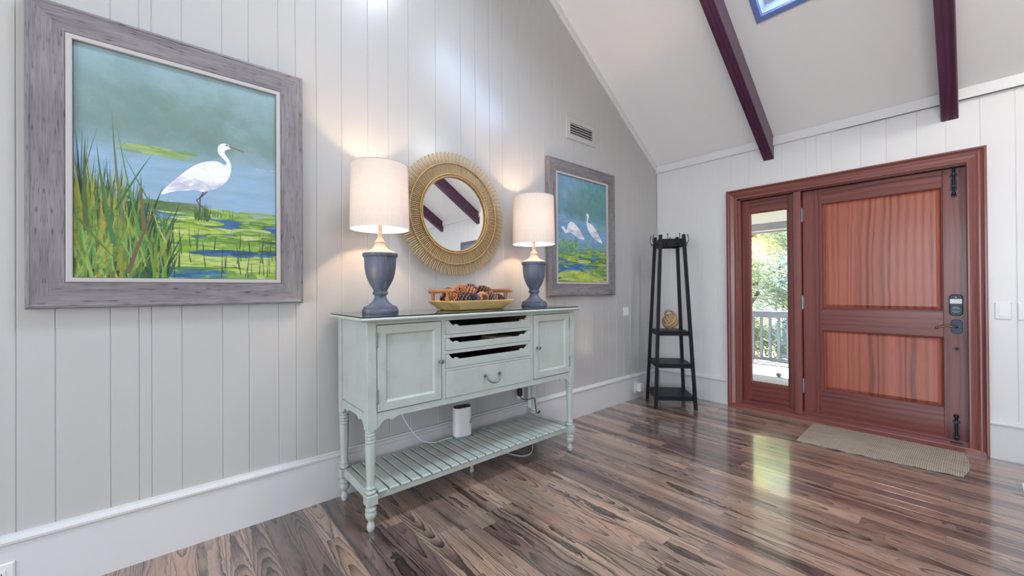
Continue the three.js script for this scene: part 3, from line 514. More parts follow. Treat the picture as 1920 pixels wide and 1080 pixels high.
  for (const [x0, y0, x1, y1, w] of [[0.2, 0.75, 0.154, 0.25, 8], [0.3, 0.9, 0.17, 0.3, 7], [0.05, 0.8, 0.046, 0.39, 13], [0.16, 0.85, 0.09, 0.41, 12], [0.17, 0.7, 0.34, 0.415, 7], [0.3, 0.8, 0.28, 0.52, 12], [0.4, 0.78, 0.19, 0.42, 6], [0.22, 0.98, 0.36, 0.65, 12], [0.34, 1, 0.37, 0.72, 9], [0.02, 0.75, 0.2, 0.95, 9]]) blade(c, x0 * W, y0 * H, x1 * W, y1 * H, w, rgba(rnd(50, 110), rnd(90, 150), rnd(46, 84)), -14);
});
const paintB = canvasTex(768, 1044, (c, W, H) => {
  water(c, W, H, 0.36, 0.6, [[0, [120, 164, 200]], [0.2, [104, 150, 172]], [0.36, [86, 138, 156]], [0.46, [104, 152, 190]], [0.62, [118, 164, 200]], [1, [60, 112, 160]]]);
  dabs(c, 120, [W * 0.4, 0, W, H * 0.38], [W * 0.02, W * 0.05], [[84, 146, 126], [70, 132, 128], [96, 150, 140]], 0.22, 1.6, 2);
  dabs(c, 16, [W * 0.84, H * 0.42, W, H * 0.47], [4, 9], [[150, 170, 96]], 0.6, 0.05, 4);
  padField(c, W, H, 0.68, 56, [50, 110, 160]);
  dabs(c, 200, [0, H * 0.6, W * 0.4, H * 0.78], [5, 12], [[140, 176, 70], [104, 156, 66], [176, 196, 90], [70, 130, 80]], 0.6, 0.8, 2);
  dabs(c, 220, [W * 0.1, H * 0.62, W, H * 0.76], [5, 12], [[130, 170, 110], [104, 156, 110], [160, 186, 110]], 0.4, 0.1, 3);
  dabs(c, 60, [0, H * 0.83, W * 0.65, H * 0.9], [6, 12], [[52, 112, 172], [84, 146, 196], [44, 96, 150]], 0.8, 0.05, 5);
  dabs(c, 50, [W * 0.25, H * 0.9, W * 0.65, H * 0.98], [8, 18], [[176, 196, 84], [150, 180, 76], [200, 208, 110]], 0.7, 0.1, 3);
  for (let i = 0; i < 50; i++) { const x = rnd(0.62, 1) * W, y = rnd(0.85, 1) * H; blade(c, x, y, x + rnd(-12, 12), y - H * rnd(0.06, 0.16), 2.6, rgba(rnd(60, 120), rnd(120, 160), rnd(90, 110), 0.8), 3); }
  const leg = '#5c6c7c'; for (const p of [[[0.344, 0.55], [0.352, 0.6], [0.344, 0.675]], [[0.37, 0.56], [0.365, 0.66]], [[0.7, 0.55], [0.735, 0.6], [0.727, 0.694]], [[0.69, 0.57], [0.7, 0.66], [0.69, 0.71]]]) stroke(c, p, W, H, 5, leg);
  feather(c, [[0.56, 0.334], [0.585, 0.319], [0.615, 0.322], [0.628, 0.345], [0.6, 0.39], [0.596, 0.415], [0.64, 0.412], [0.72, 0.43], [0.797, 0.489], [0.87, 0.55], [0.93, 0.608], [0.84, 0.59], [0.714, 0.555], [0.63, 0.51], [0.582, 0.45], [0.57, 0.4], [0.592, 0.36]], W, H, [0.62, 0.49, 0.9, 0.57]);
  stroke(c, [[0.565, 0.333], [0.515, 0.343]], W, H, 5, '#7a6a60');
  feather(c, [[0.075, 0.5], [0.1, 0.478], [0.135, 0.482], [0.15, 0.51], [0.185, 0.508], [0.2, 0.46], [0.24, 0.428], [0.3, 0.426], [0.378, 0.457], [0.477, 0.522], [0.545, 0.588], [0.45, 0.582], [0.351, 0.562], [0.254, 0.528], [0.19, 0.538], [0.135, 0.54], [0.118, 0.515], [0.095, 0.51]], W, H, [0.22, 0.5, 0.5, 0.56]);
  stroke(c, [[0.082, 0.505], [0.066, 0.56]], W, H, 5, '#6a6660');
});
function picture(name, label, x0, x1, y0, y1, art) {
  const p = thing(name, label, 'painting', [(x0 + x1) / 2, y0, 0]), w = (x1 - x0) / 2, h = y1 - y0, P = (a, b, d) => V(a, b, d);
  const prof = [[0, 0.002], [0, 0.034], [0.004, 0.04], [0.012, 0.041], [0.016, 0.038], [0.098, 0.03], [0.104, 0.026], [0.104, 0.002]], liner = [[0.103, 0.004], [0.103, 0.031], [0.106, 0.033], [0.119, 0.033], [0.121, 0.03], [0.121, 0.004]];
  for (const s of ['left', 'right', 'top', 'bottom']) {
    obj('frame', mitred(P, [-w, w, 0, h], s, prof, s === 'top' || s === 'bottom' ? 0 : 1), barnWood, p);
    obj('liner', mitred(P, [-w, w, 0, h], s, liner, 0), linerPaint, p).userData.label = 'narrow cream liner';
  }
  const i = 0.123, g = box(-w + i, w - i, i, h - i, 0.004, 0.019, 0), q = g.attributes.position, uv = g.attributes.uv;
  for (let k = 0; k < q.count; k++) uv.setXY(k, (q.getX(k) + w - i) / (2 * (w - i)), (q.getY(k) - i) / (h - 2 * i));
  obj('canvas', g, mat({ map: art, roughness: 0.55 }), p);
  obj('backing', box(-w + 0.1, w - 0.1, 0.1, h - 0.1, 0.001, 0.004, 0), blackPlastic, p);
}
picture('painting', 'large grey framed painting of one white egret among reeds, nearest the viewer', -4.611, -3.667, 1.088, 2.272, paintA);
picture('painting', 'grey framed painting of two white egrets behind the right lamp', -1.809, -0.868, 1.0925, 2.2695, paintB);
{ // hangs on the front wall right of the door, outside the frame, seen in the mirror
  const p = thing('picture', 'grey picture on the front wall seen only in the round mirror', 'picture', [0, 1.25, 3.72]), P = (a, b, d) => V(-d, b, a);
  for (const s of ['left', 'right', 'top', 'bottom']) obj('frame', mitred(P, [-0.34, 0.34, 0, 0.796], s, [[0, 0.001], [0, 0.025], [0.05, 0.022], [0.05, 0.001]], 1), mat({ rgb: [0.12, 0.14, 0.17], roughness: 0.5 }), p);
  obj('canvas', box(-0.012, -0.002, 0.05, 0.746, -0.29, 0.29, 0), mat({ rgb: [0.2, 0.24, 0.3], roughness: 0.6 }), p);
}

// ------------------------------------------------------------------ round rattan mirror
{
  const m = thing('round_mirror', 'round mirror in a sunburst frame of rattan loops between the lamps', 'mirror', [-2.722, 1.667, 0]);
  obj('mirror_glass', new THREE.CylinderGeometry(0.252, 0.252, 0.006, 72).rotateX(Math.PI / 2).translate(0, 0, 0.03), mirrorGlass, m);
  obj('backing', new THREE.CylinderGeometry(0.27, 0.27, 0.022, 60).rotateX(Math.PI / 2).translate(0, 0, 0.0145), mat({ rgb: [0.3, 0.19, 0.09], roughness: 0.7 }), m);
  const ring = (r, z, q, name) => obj(name, new THREE.TorusGeometry(r, q, 8, 110).translate(0, 0, z), rattan, m);
  ring(0.254, 0.046, 0.0048, 'inner_hoop'); ring(0.268, 0.05, 0.0045, 'inner_hoop'); ring(0.345, 0.028, 0.0042, 'hoop'); ring(0.342, 0.047, 0.0034, 'hoop');
  const loop = tube([[0.25, -0.0048, 0.04], [0.3, -0.0058, 0.041], [0.36, -0.0068, 0.037], [0.405, -0.0074, 0.032], [0.416, -0.004, 0.031], [0.418, 0, 0.031], [0.416, 0.004, 0.031], [0.405, 0.0074, 0.032], [0.36, 0.0068, 0.037], [0.3, 0.0058, 0.041], [0.25, 0.0048, 0.04]], 0.0036, 44, 6);
  for (let k = 0; k < 82; k++) { const o = obj('rattan_loop', loop, rattan, m); o.rotation.z = (k / 82) * Math.PI * 2; }
}

// ------------------------------------------------------------------ sideboard
{
  const X0 = -3.497, X1 = -2.010, CX = (X0 + X1) / 2, ZF = 0.473, ZB = 0.05;
  const sb = thing('sideboard', 'sage green painted sideboard with turned legs, open trays and a slatted shelf', 'sideboard', [0, 0, 0]);
  const S = (g, scale = 2.4) => { const uv = g.attributes.uv; for (let i = 0; i < uv.count; i++) uv.setXY(i, uv.getX(i) * scale, uv.getY(i) * scale); return g; };
  const part = (name, g, parent = sb, m = sage) => obj(name, Array.isArray(g) ? g.map((q) => S(q)) : S(g), m, parent);
  // top with a rounded edge
  const edge = (y, i) => [V(-3.535 + i, y, 0.016), V(-1.975 - i, y, 0.016), V(-1.975 - i, y, 0.505 - i), V(-3.535 + i, y, 0.505 - i)];
  part('top', rings([edge(1.001, 0.012), edge(1.003, 0.006), edge(1.008, 0.001), edge(1.013, 0), edge(1.017, 0.003), edge(1.02, 0.009)], 0));
  // legs: square post above, turned below
  const turned = [[0.0, 0], [0.0135, 0], [0.0165, 0.006], [0.019, 0.02], [0.0175, 0.03], [0.0125, 0.042], [0.012, 0.05], [0.017, 0.056], [0.0255, 0.072], [0.0265, 0.084], [0.0235, 0.093], [0.0205, 0.095], [0.026, 0.1], [0.0265, 0.106], [0.0225, 0.112], [0.0175, 0.117], [0.019, 0.124], [0.021, 0.127], [0.0, 0.127]];
  const shaft = [[0, 0.176], [0.019, 0.176], [0.0245, 0.181], [0.0255, 0.187], [0.022, 0.193], [0.018, 0.197], [0.0225, 0.202], [0.0235, 0.208], [0.0195, 0.214], [0.0185, 0.225], [0.0205, 0.28], [0.0232, 0.35], [0.0242, 0.4], [0.0238, 0.416], [0.0205, 0.419], [0.0248, 0.424], [0.0248, 0.432], [0.0208, 0.435], [0.0248, 0.44], [0.0248, 0.449], [0.0208, 0.452], [0.0248, 0.457], [0.0248, 0.466], [0.021, 0.469], [0.0245, 0.474], [0.0245, 0.484], [0, 0.484]];
  for (const [x, z] of [[X0 + 0.0235, ZF - 0.0235], [X1 - 0.0235, ZF - 0.0235], [X0 + 0.0235, ZB + 0.0235], [X1 - 0.0235, ZB + 0.0235]])
    part('leg', [lathe(turned, 28).translate(x, 0, z), box(x - 0.027, x + 0.027, 0.127, 0.176, z - 0.027, z + 0.027, 0.003, 1), lathe(shaft, 28).translate(x, 0, z), box(x - 0.0235, x + 0.0235, 0.482, 1.002, z - 0.0235, z + 0.0235, 0.002, 1)]);
  // scalloped aprons
  const scallop = (w) => { const e = [[0, 0.483], [0.012, 0.494], [0.026, 0.51], [0.042, 0.52], [0.058, 0.5225], [0.068, 0.518], [0.078, 0.5125], [0.086, 0.5135], [0.094, 0.5215], [0.106, 0.526], [0.13, 0.528]]; return [...e, ...e.map(([a, b]) => [w - a, b]).reverse()]; };
  const wf = X1 - X0 - 0.094;
  part('apron', shapeGeo([...scallop(wf), [wf, 0.562], [0, 0.562]], 0.02).translate(X0 + 0.047, 0, ZF - 0.024));
  const ws = ZF - ZB - 0.094;
  for (const x of [X0 + 0.005, X1 - 0.023]) part('side_apron', shapeGeo([...scallop(ws).map(([a, b]) => [a, b - 0.002]), [ws, 0.56], [0, 0.56]], 0.018).rotateY(-Math.PI / 2).translate(x + 0.018, 0, ZB + 0.047));
  for (const x of [X0 + 0.007, X1 - 0.021]) part('side_panel', box(x, x + 0.014, 0.562, 1.002, ZB + 0.048, ZF - 0.048, 0.001, 1));
  for (const [a, b] of [[X0 + 0.04, -3.072], [-2.432, X1 - 0.04]]) obj('carcass', box(a, b, 0.55, 0.99, ZF - 0.03, ZF - 0.0255, 0), darkInside, sb);
  obj('back_panel', box(X0 + 0.04, X1 - 0.04, 0.55, 1.0, ZB + 0.01, ZB + 0.02, 0), darkInside, sb);
  obj('bottom', box(X0 + 0.022, X1 - 0.022, 0.548, 0.56, ZB + 0.02, ZF - 0.026, 0), darkInside, sb);
  for (const x of [-3.086, -2.43]) obj('partition', box(x, x + 0.012, 0.56, 1.0, ZB + 0.02, ZF - 0.026, 0), darkInside, sb);
  // face frame
  const FZ0 = ZF - 0.024, FZ1 = ZF - 0.003;
  part('rail', box(X0 + 0.047, X1 - 0.047, 0.985, 1.001, FZ0, FZ1, 0.001));
  for (const [a, b] of [[-3.0905, -3.07], [-2.4335, -2.4105]]) part('stile', box(a, b, 0.56, 0.985, FZ0, FZ1, 0.001));
  for (const [a, b] of [[0.8885, 0.9075], [0.8005, 0.8195], [0.7075, 0.7235]]) { part('rail', box(-3.07, -2.4335, a, b, FZ0, FZ1, 0.001)); obj('divider', box(-3.074, -2.43, a + 0.004, a + 0.012, ZB + 0.02, FZ0, 0), darkInside, sb); }
  // doors with recessed panels
  for (const [a, b, hingeX, knobX, n] of [[-3.4465, -3.0945, -3.4475, -3.104, 1], [-2.4065, -2.0605, -2.0595, -2.378, -1]]) {
    const y0 = 0.566, y1 = 0.982, st = 0.046, F = ZF + 0.001, P = (u, v, d) => V(u, v, FZ0 + d), prof = [[0, 0], [0, 0.023], [0.002, 0.025], [0.04, 0.025], [0.046, 0.021], [0.05, 0.015], [0.05, 0]];
    const door = part('door', ['left', 'right', 'top', 'bottom'].map((s) => mitred(P, [a, b, y0, y1], s, prof, s === 'top' || s === 'bottom' ? 0 : 1)));
    part('panel', box(a + st, b - st, y0 + st, y1 - st, FZ0, FZ0 + 0.014, 0, 1, [rnd(), rnd()]), door);
    for (const y of [0.912, 0.641]) { const h = obj('hinge', [rod([hingeX, y - 0.026, F + 0.001], [hingeX, y + 0.026, F + 0.001], 0.0042), ball(hingeX, y + 0.031, F + 0.001, 0.005, 1.3), ball(hingeX, y - 0.031, F + 0.001, 0.005, 1.3)], sageDark, door); h.userData.label = 'small painted hinge with ball tips'; }
    obj('knob', lathe([[0, 0], [0.009, 0], [0.009, 0.003], [0.005, 0.006], [0.005, 0.014], [0.011, 0.018], [0.0125, 0.024], [0.01, 0.029], [0, 0.031]], 24).rotateX(Math.PI / 2).translate(knobX, 0.768, F), pewter, door).userData.label = 'pewter round knob';
  }
  // three open trays with a dipped front
  const dark = obj;
  for (const [y0, y1] of [[0.909, 0.983], [0.821, 0.887], [0.725, 0.799]]) {
    const x0 = -3.068, x1 = -2.4355, w = x1 - x0, h = y1 - y0, dip = h * 0.4;
    const cut = [[0.022, h], [0.03, h - dip * 0.42], [0.043, h - dip * 0.78], [0.054, h - dip * 0.95], [0.062, h - dip * 0.8], [0.072, h - dip * 0.72], [0.082, h - dip * 0.85], [0.088, h - dip * 1.12]];
    const tray = part('tray', shapeGeo([[0, 0], [w, 0], [w, h], ...cut.map(([u, v]) => [w - u, v]), ...cut.slice().reverse(), [0, h]], 0.016, 0.001).translate(x0, y0, ZF - 0.017));
    dark('tray_bottom', box(x0 + 0.004, x1 - 0.004, y0 + 0.004, y0 + 0.01, ZB + 0.03, ZF - 0.018, 0), darkInside, tray);
    for (const x of [x0 + 0.002, x1 - 0.01]) dark('tray_side', box(x, x + 0.008, y0 + 0.004, y1 - 0.006, ZB + 0.03, ZF - 0.018, 0), darkInside, tray);
  }
  const dr = part('drawer', box(-3.068, -2.4355, 0.563, 0.7055, ZF - 0.018, ZF, 0.002, 0));
  obj('drawer_pull', [tube([[-2.804, 0.644, ZF + 0.012], [-2.797, 0.628, ZF + 0.022], [-2.777, 0.61, ZF + 0.026], [-2.751, 0.604, ZF + 0.027], [-2.725, 0.61, ZF + 0.026], [-2.705, 0.628, ZF + 0.022], [-2.698, 0.644, ZF + 0.012]], 0.0046, 36, 8), ...[-2.804, -2.698].flatMap((x) => [lathe([[0, 0], [0.011, 0], [0.011, 0.003], [0.006, 0.006], [0.006, 0.016], [0, 0.018]], 18).rotateX(Math.PI / 2).translate(x, 0.648, ZF)])], pewter, dr).userData.label = 'curved pewter bail pull';
  // slatted shelf
  const sh = part('shelf_frame', [box(X0 + 0.051, X1 - 0.051, 0.137, 0.168, ZF - 0.045, ZF - 0.022, 0.003), box(X0 + 0.051, X1 - 0.051, 0.137, 0.168, ZB + 0.022, ZB + 0.045, 0.003), box(X0 + 0.012, X0 + 0.036, 0.137, 0.168, ZB + 0.051, ZF - 0.051, 0.003), box(X1 - 0.036, X1 - 0.012, 0.137, 0.168, ZB + 0.051, ZF - 0.051, 0.003), box(CX - 0.02, CX + 0.02, 0.142, 0.166, ZB + 0.045, ZF - 0.045, 0.003)]);
  for (let k = 0; k < 23; k++) { const x = -3.4405 + k * 0.0595; part('slat', box(x, x + 0.0505, 0.1685, 0.182, ZB + 0.03, ZF - 0.012, 0.004, 2, [k * 0.37, k * 0.21]), sh); }
  for (const [a, b] of [[X0 + 0.012, -3.448], [-2.0655, X1 - 0.012]]) part('slat', box(a, b, 0.1685, 0.182, ZB + 0.052, ZF - 0.052, 0.004, 2), sh);
  part('center_foot', lathe([[0, 0], [0.012, 0], [0.014, 0.01], [0.01, 0.03], [0.015, 0.06], [0.017, 0.142], [0, 0.142]], 20).translate(CX, 0, 0.26));
  // glass on top
  const gl = (y, i) => [V(-3.527 + i, y, 0.02 + i), V(-1.983 - i, y, 0.02 + i), V(-1.983 - i, y, 0.497 - i), V(-3.527 + i, y, 0.497 - i)];
  tag(obj('glass_sheet', rings([gl(1.0203, 0.001), gl(1.0213, 0), gl(1.0252, 0), gl(1.0262, 0.001)], 0), mat({ rgb: [0.86, 0.97, 0.94], roughness: 0.02, transmission: 1, thickness: 0.006, ior: 1.5, attenuationColor: new THREE.Color(0.25, 0.62, 0.55), attenuationDistance: 0.12 })), 'clear glass sheet with green edges protecting the sideboard top', 'glass');
  // things kept in the trays
  tag(obj('book', [box(-2.66, -2.545, 0.8315, 0.856, 0.24, 0.42, 0.002)], mat({ rgb: [0.6, 0.5, 0.3], roughness: 0.8 })), 'cream coloured book in the middle tray of the sideboard', 'book');
  tag(obj('book', [box(-2.96, -2.79, 0.8315, 0.853, 0.22, 0.42, 0.002)], mat({ rgb: [0.02, 0.03, 0.12], roughness: 0.6 })), 'dark blue book at the left in the middle tray', 'book');
}
const TOP = 1.0265;
// ------------------------------------------------------------------ lamps
{
  const ironTex = tex(512, 512, (u, v) => { const a = fbm(u * 9, v * 7, 21, 3), b = fbm(u * 30, v * 9, 24, 2), w = Math.pow(vn(u * 16, v * 12, 27), 5) * smoothstep(fbm(u * 4, v * 3, 29, 2), 0.45, 0.65); return mixc(mixc([0.13, 0.15, 0.215], [0.065, 0.075, 0.11], clamp(a * 1.5 - 0.3, 0, 1)), [0.30, 0.27, 0.22], clamp(w * 1.2 + Math.max(0, b - 0.68), 0, 0.7)); });
  const urn = mat({ map: ironTex, roughness: 0.5 }), cream = mat({ rgb: [0.62, 0.53, 0.45], roughness: 0.55 }), brass = mat({ rgb: [0.5, 0.4, 0.26], roughness: 0.35, metalness: 0.9 });
  const linen = mat({ rgb: [0.8, 0.7, 0.63], map: tex(256, 256, (u, v) => { const q = 0.86 + 0.14 * (0.5 * fbm(u * 130, v * 6, 11, 2) + 0.5 * fbm(u * 8, v * 120, 13, 2)); return [q, q, q]; }), roughness: 1, transmission: 0.03, thickness: 0 });
  const glow = mat({ rgb: [1, 0.9, 0.75], emissive: new THREE.Color(1, 0.72, 0.42), emissiveIntensity: 6, roughness: 0.5 });
  const body = [[0, 0], [0.094, 0], [0.095, 0.003], [0.095, 0.019], [0.092, 0.024], [0.088, 0.025], [0.088, 0.034], [0.083, 0.038], [0.066, 0.043], [0.062, 0.047], [0.058, 0.05], [0.046, 0.06], [0.036, 0.074], [0.031, 0.088], [0.031, 0.098], [0.038, 0.101], [0.0405, 0.107], [0.0405, 0.113], [0.036, 0.118], [0.034, 0.121], [0.042, 0.136], [0.055, 0.158], [0.068, 0.186], [0.0765, 0.215], [0.081, 0.25], [0.083, 0.285], [0.084, 0.303], [0.09, 0.306], [0.092, 0.31], [0.092, 0.322], [0.089, 0.326], [0.0, 0.326]];
  const neck = [[0.086, 0.326], [0.084, 0.33], [0.07, 0.336], [0.05, 0.344], [0.037, 0.356], [0.03, 0.37], [0.027, 0.38], [0.0, 0.38]];
  const cap = [[0, 0.38], [0.026, 0.38], [0.0285, 0.383], [0.0285, 0.389], [0.025, 0.392], [0.02, 0.4], [0.013, 0.41], [0.012, 0.42], [0.0145, 0.424], [0.0145, 0.43], [0.01, 0.434], [0.009, 0.44], [0.011, 0.452], [0.0115, 0.47], [0.011, 0.5], [0, 0.5]];
  const l = thing('table_lamp', 'lit table lamp with grey blue urn base at the left end of the sideboard', 'lamp', [-3.332, TOP, 0.235], 0, 'pair of urn lamps');
  obj('base', lathe(body, 56), urn, l); obj('neck', lathe(neck, 40), cream, l); obj('stem', lathe(cap, 28), cream, l);
  obj('socket', lathe([[0, 0.5], [0.017, 0.5], [0.018, 0.51], [0.018, 0.555], [0.013, 0.562], [0, 0.562]], 24), brass, l);
  const r0 = 0.1545, r1 = 0.149, y0 = 0.456, y1 = 0.801;
  const sh = obj('lamp_shade', lathe([[r0, y0], [r0 - 0.001, y0 + 0.08], [r1 + 0.001, y1 - 0.08], [r1, y1]], 72, 2), linen, l);
  obj('rim_band', [new THREE.TorusGeometry(r0, 0.0018, 6, 72).rotateX(Math.PI / 2).translate(0, y0, 0), new THREE.TorusGeometry(r1, 0.0018, 6, 72).rotateX(Math.PI / 2).translate(0, y1, 0)], mat({ rgb: [0.66, 0.6, 0.55], roughness: 0.9 }), sh);
  obj('spider', [0, 1, 2].map((k) => rod([0, y1 - 0.03, 0], [Math.cos(k * 2.094) * r1, y1 - 0.012, Math.sin(k * 2.094) * r1], 0.0022, 0.0022, 6)).concat([rod([0, 0.7, 0], [0, y1 - 0.02, 0], 0.004)]), brass, sh);
  obj('harp', [-1, 1].map((s) => tube([[s * 0.02, 0.55, 0], [s * 0.06, 0.62, 0], [s * 0.06, 0.7, 0], [0, 0.76, 0]], 0.002, 20, 6)), brass, l);
  obj('light_bulb', lathe([[0, 0.562], [0.013, 0.562], [0.014, 0.585], [0.022, 0.6], [0.029, 0.622], [0.029, 0.642], [0.02, 0.662], [0, 0.671]], 28, 2), glow, l);
  const l2 = l.clone(); l2.name = numbered('table_lamp'); l2.position.set(-2.172, TOP, 0.235); l2.rotation.y = 2.2; scene.add(l2); l2.userData = { ...l.userData, label: 'lit table lamp with grey blue urn base in front of the two egret painting' };
  for (const q of [l, l2]) { const p = new THREE.PointLight(new THREE.Color(1, 0.69, 0.45), 0.88); p.name = 'bulb_light'; p.position.set(q.position.x, TOP + 0.63, 0.235); p.castShadow = true; p.shadow.radius = 1.2; scene.add(p); }
}
// ------------------------------------------------------------------ added ceiling light, unseen right of the frame, brightening the door wall
{
  const t = thing('added_ceiling_light', 'added unseen flush ceiling light brightening the door wall', 'lamp', [-1.3, EAVE + 1.3 * SL - 0.012, 2.9]); t.rotation.z = -Math.atan(SL);
  obj('rim', lathe([[0, 0], [0.17, 0], [0.175, -0.01], [0.17, -0.05], [0.155, -0.055], [0.15, -0.03], [0, -0.03]].reverse(), 48), whiteTrim, t);
  obj('added_lamp_diffuser', lathe([[0, -0.075], [0.06, -0.073], [0.11, -0.064], [0.15, -0.045], [0.15, -0.035], [0, -0.035]], 48, 2), mat({ rgb: [0.9, 0.9, 0.9], emissive: new THREE.Color(1, 0.96, 0.9), emissiveIntensity: 5, roughness: 0.5 }), t);
  const a = V(-1.3, EAVE + 1.3 * SL - 0.1, 2.9), l = new THREE.SpotLight(new THREE.Color(1, 0.97, 0.94), 9, 0, 1.5, 1); l.name = 'added_ceiling_lamp_light'; l.position.copy(a); l.target.position.set(-1.0, 0, 2.4); l.castShadow = true; l.shadow.radius = 9; scene.add(l, l.target);
}
